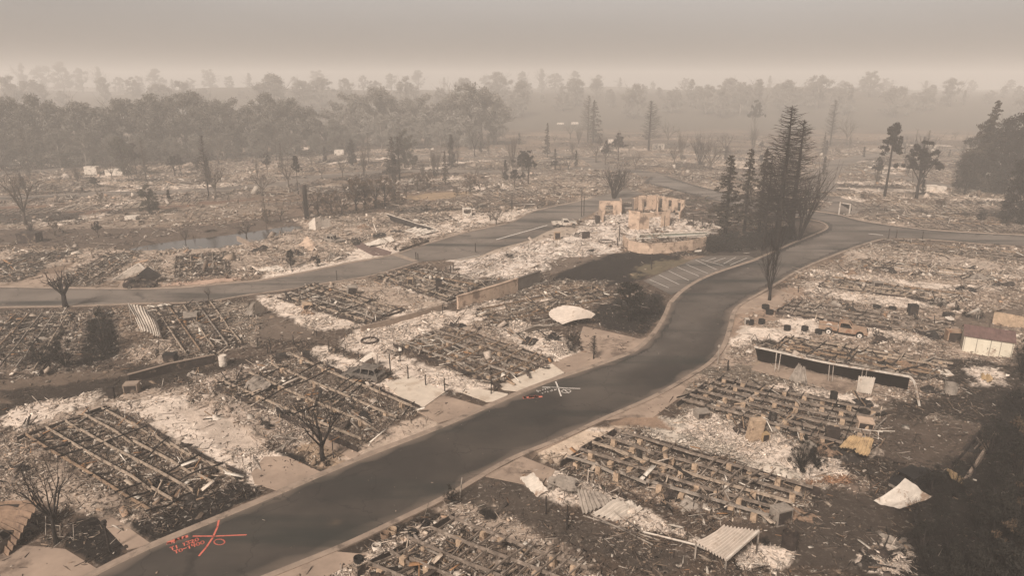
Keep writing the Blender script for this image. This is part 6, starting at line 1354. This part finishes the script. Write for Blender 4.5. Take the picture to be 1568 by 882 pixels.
# dark thicket at the near corner: each burnt shrub its own thing
for i, (u, v, h, w_) in enumerate([(1568, 640, 5, .8), (1548, 700, 4, .7), (1590, 720, 6, .8), (1500, 792, 3, .9), (1540, 800, 4.5, .8), (1590, 830, 6, .8), (1450, 830, 2.6, .9), (1480, 880, 3.6, .8), (1535, 890, 4.5, .9), (1420, 882, 2.2, .9), (1600, 900, 6, .8), (1440, 790, 2.2, .8), (1520, 750, 3.2, .7), (1565, 570, 3.8, .9), (1470, 930, 4, .9), (1560, 940, 6, .8), (1380, 930, 2.5, .9)]):
    T('deadbush', u, v, 0, 'tall burnt shrub of the black thicket at the yard corner', w_, i % 4, 'burnt_shrub', 'bush', 'burnt shrubs of the black thicket', hh=h, leafmat='leafbrown' if i in (5, 8, 2) else 'leafdark')
for i, (u, v, h, w_) in enumerate([(1400, 800, 2, 1), (1425, 760, 2.2, 1), (1460, 760, 2.6, .9), (1490, 730, 2.6, .9), (1515, 700, 3, .9), (1410, 850, 2.4, 1), (1450, 860, 3, .9), (1510, 850, 4, .8), (1545, 850, 5, .8), (1530, 660, 3, .9), (1560, 760, 5, .8), (1500, 930, 4, .9)]):
    T('deadbush' if i % 3 else 'bare', u, v, 0, 'tall burnt shrub of the black thicket at the yard corner', w_, i % 3, 'burnt_shrub', 'bush', 'burnt shrubs of the black thicket', hh=h * 1.2, leafmat='leafdark' if i % 3 else None)

# ------------------------------------------------------------------ woods beyond the lots, tree by tree
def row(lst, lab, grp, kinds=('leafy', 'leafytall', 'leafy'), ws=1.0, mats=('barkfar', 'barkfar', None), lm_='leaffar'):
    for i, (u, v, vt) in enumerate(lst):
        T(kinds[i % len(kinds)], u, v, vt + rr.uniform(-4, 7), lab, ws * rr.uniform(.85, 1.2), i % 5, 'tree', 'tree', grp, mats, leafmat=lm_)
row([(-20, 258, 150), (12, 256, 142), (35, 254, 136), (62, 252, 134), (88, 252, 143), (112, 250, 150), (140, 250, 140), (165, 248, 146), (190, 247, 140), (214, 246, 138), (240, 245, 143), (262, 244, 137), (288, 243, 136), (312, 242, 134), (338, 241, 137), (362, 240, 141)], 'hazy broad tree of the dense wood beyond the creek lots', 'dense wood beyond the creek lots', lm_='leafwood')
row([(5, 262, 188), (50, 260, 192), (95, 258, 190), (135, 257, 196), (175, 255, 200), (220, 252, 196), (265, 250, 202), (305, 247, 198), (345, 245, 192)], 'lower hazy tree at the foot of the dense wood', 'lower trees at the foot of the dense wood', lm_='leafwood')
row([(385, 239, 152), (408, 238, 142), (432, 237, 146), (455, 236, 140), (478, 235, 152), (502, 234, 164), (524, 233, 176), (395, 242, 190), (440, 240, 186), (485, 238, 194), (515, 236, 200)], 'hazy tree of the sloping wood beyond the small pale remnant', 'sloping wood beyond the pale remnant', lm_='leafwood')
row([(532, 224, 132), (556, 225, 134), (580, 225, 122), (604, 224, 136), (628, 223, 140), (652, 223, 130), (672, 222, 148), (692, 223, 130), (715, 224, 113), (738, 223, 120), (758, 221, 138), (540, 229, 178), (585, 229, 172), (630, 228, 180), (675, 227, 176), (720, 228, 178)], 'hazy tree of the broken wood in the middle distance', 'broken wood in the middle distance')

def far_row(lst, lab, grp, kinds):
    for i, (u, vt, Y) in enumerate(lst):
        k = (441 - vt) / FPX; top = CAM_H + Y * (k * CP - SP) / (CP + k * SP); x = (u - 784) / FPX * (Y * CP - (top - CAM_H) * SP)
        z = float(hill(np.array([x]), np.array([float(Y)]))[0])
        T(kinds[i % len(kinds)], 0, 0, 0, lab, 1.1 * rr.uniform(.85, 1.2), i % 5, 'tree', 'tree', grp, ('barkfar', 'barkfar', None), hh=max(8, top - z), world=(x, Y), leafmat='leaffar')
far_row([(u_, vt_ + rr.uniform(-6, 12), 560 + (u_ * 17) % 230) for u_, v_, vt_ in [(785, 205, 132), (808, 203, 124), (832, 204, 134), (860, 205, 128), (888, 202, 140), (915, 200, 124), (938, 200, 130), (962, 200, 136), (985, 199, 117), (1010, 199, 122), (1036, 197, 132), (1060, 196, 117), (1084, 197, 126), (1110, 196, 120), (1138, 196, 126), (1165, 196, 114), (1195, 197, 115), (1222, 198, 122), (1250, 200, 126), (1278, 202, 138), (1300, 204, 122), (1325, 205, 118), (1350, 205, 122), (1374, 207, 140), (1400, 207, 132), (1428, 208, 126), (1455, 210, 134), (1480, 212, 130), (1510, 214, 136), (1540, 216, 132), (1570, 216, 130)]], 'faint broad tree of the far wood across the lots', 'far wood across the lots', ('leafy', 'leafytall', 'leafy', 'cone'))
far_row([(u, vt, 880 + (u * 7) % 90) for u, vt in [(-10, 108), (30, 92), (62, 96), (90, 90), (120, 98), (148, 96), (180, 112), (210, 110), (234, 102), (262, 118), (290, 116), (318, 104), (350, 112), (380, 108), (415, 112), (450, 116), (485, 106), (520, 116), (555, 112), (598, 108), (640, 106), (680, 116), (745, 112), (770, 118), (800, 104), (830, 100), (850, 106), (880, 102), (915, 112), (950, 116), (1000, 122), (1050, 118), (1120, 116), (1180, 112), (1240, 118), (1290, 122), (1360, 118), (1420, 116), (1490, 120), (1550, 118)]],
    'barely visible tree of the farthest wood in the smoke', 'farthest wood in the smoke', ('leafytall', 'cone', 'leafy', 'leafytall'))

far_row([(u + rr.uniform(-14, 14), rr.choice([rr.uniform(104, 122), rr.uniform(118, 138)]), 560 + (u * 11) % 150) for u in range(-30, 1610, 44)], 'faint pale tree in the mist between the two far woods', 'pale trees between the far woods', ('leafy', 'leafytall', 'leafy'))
# ------------------------------------------------------------------ smoke haze in the air
mb = MB(); mb.box((0, 620, 30.5), (3600, 2640, 67)); hz = mb.build('haze', None); hz['kind'] = 'stuff'; hz['label'] = 'thick brownish wildfire smoke haze hanging in the air'
m = bpy.data.materials.new('smoke_haze'); m.use_nodes = True; n = m.node_tree; n.nodes.clear()
pv = n.nodes.new('ShaderNodeVolumePrincipled'); pv.inputs['Color'].default_value = (.96, .92, .88, 1); pv.inputs['Density'].default_value = HAZE_DENSITY; pv.inputs['Anisotropy'].default_value = 0
om = n.nodes.new('ShaderNodeOutputMaterial'); n.links.new(pv.outputs[0], om.inputs['Volume']); hz.data.materials.append(m); hz.display_type = 'WIRE'
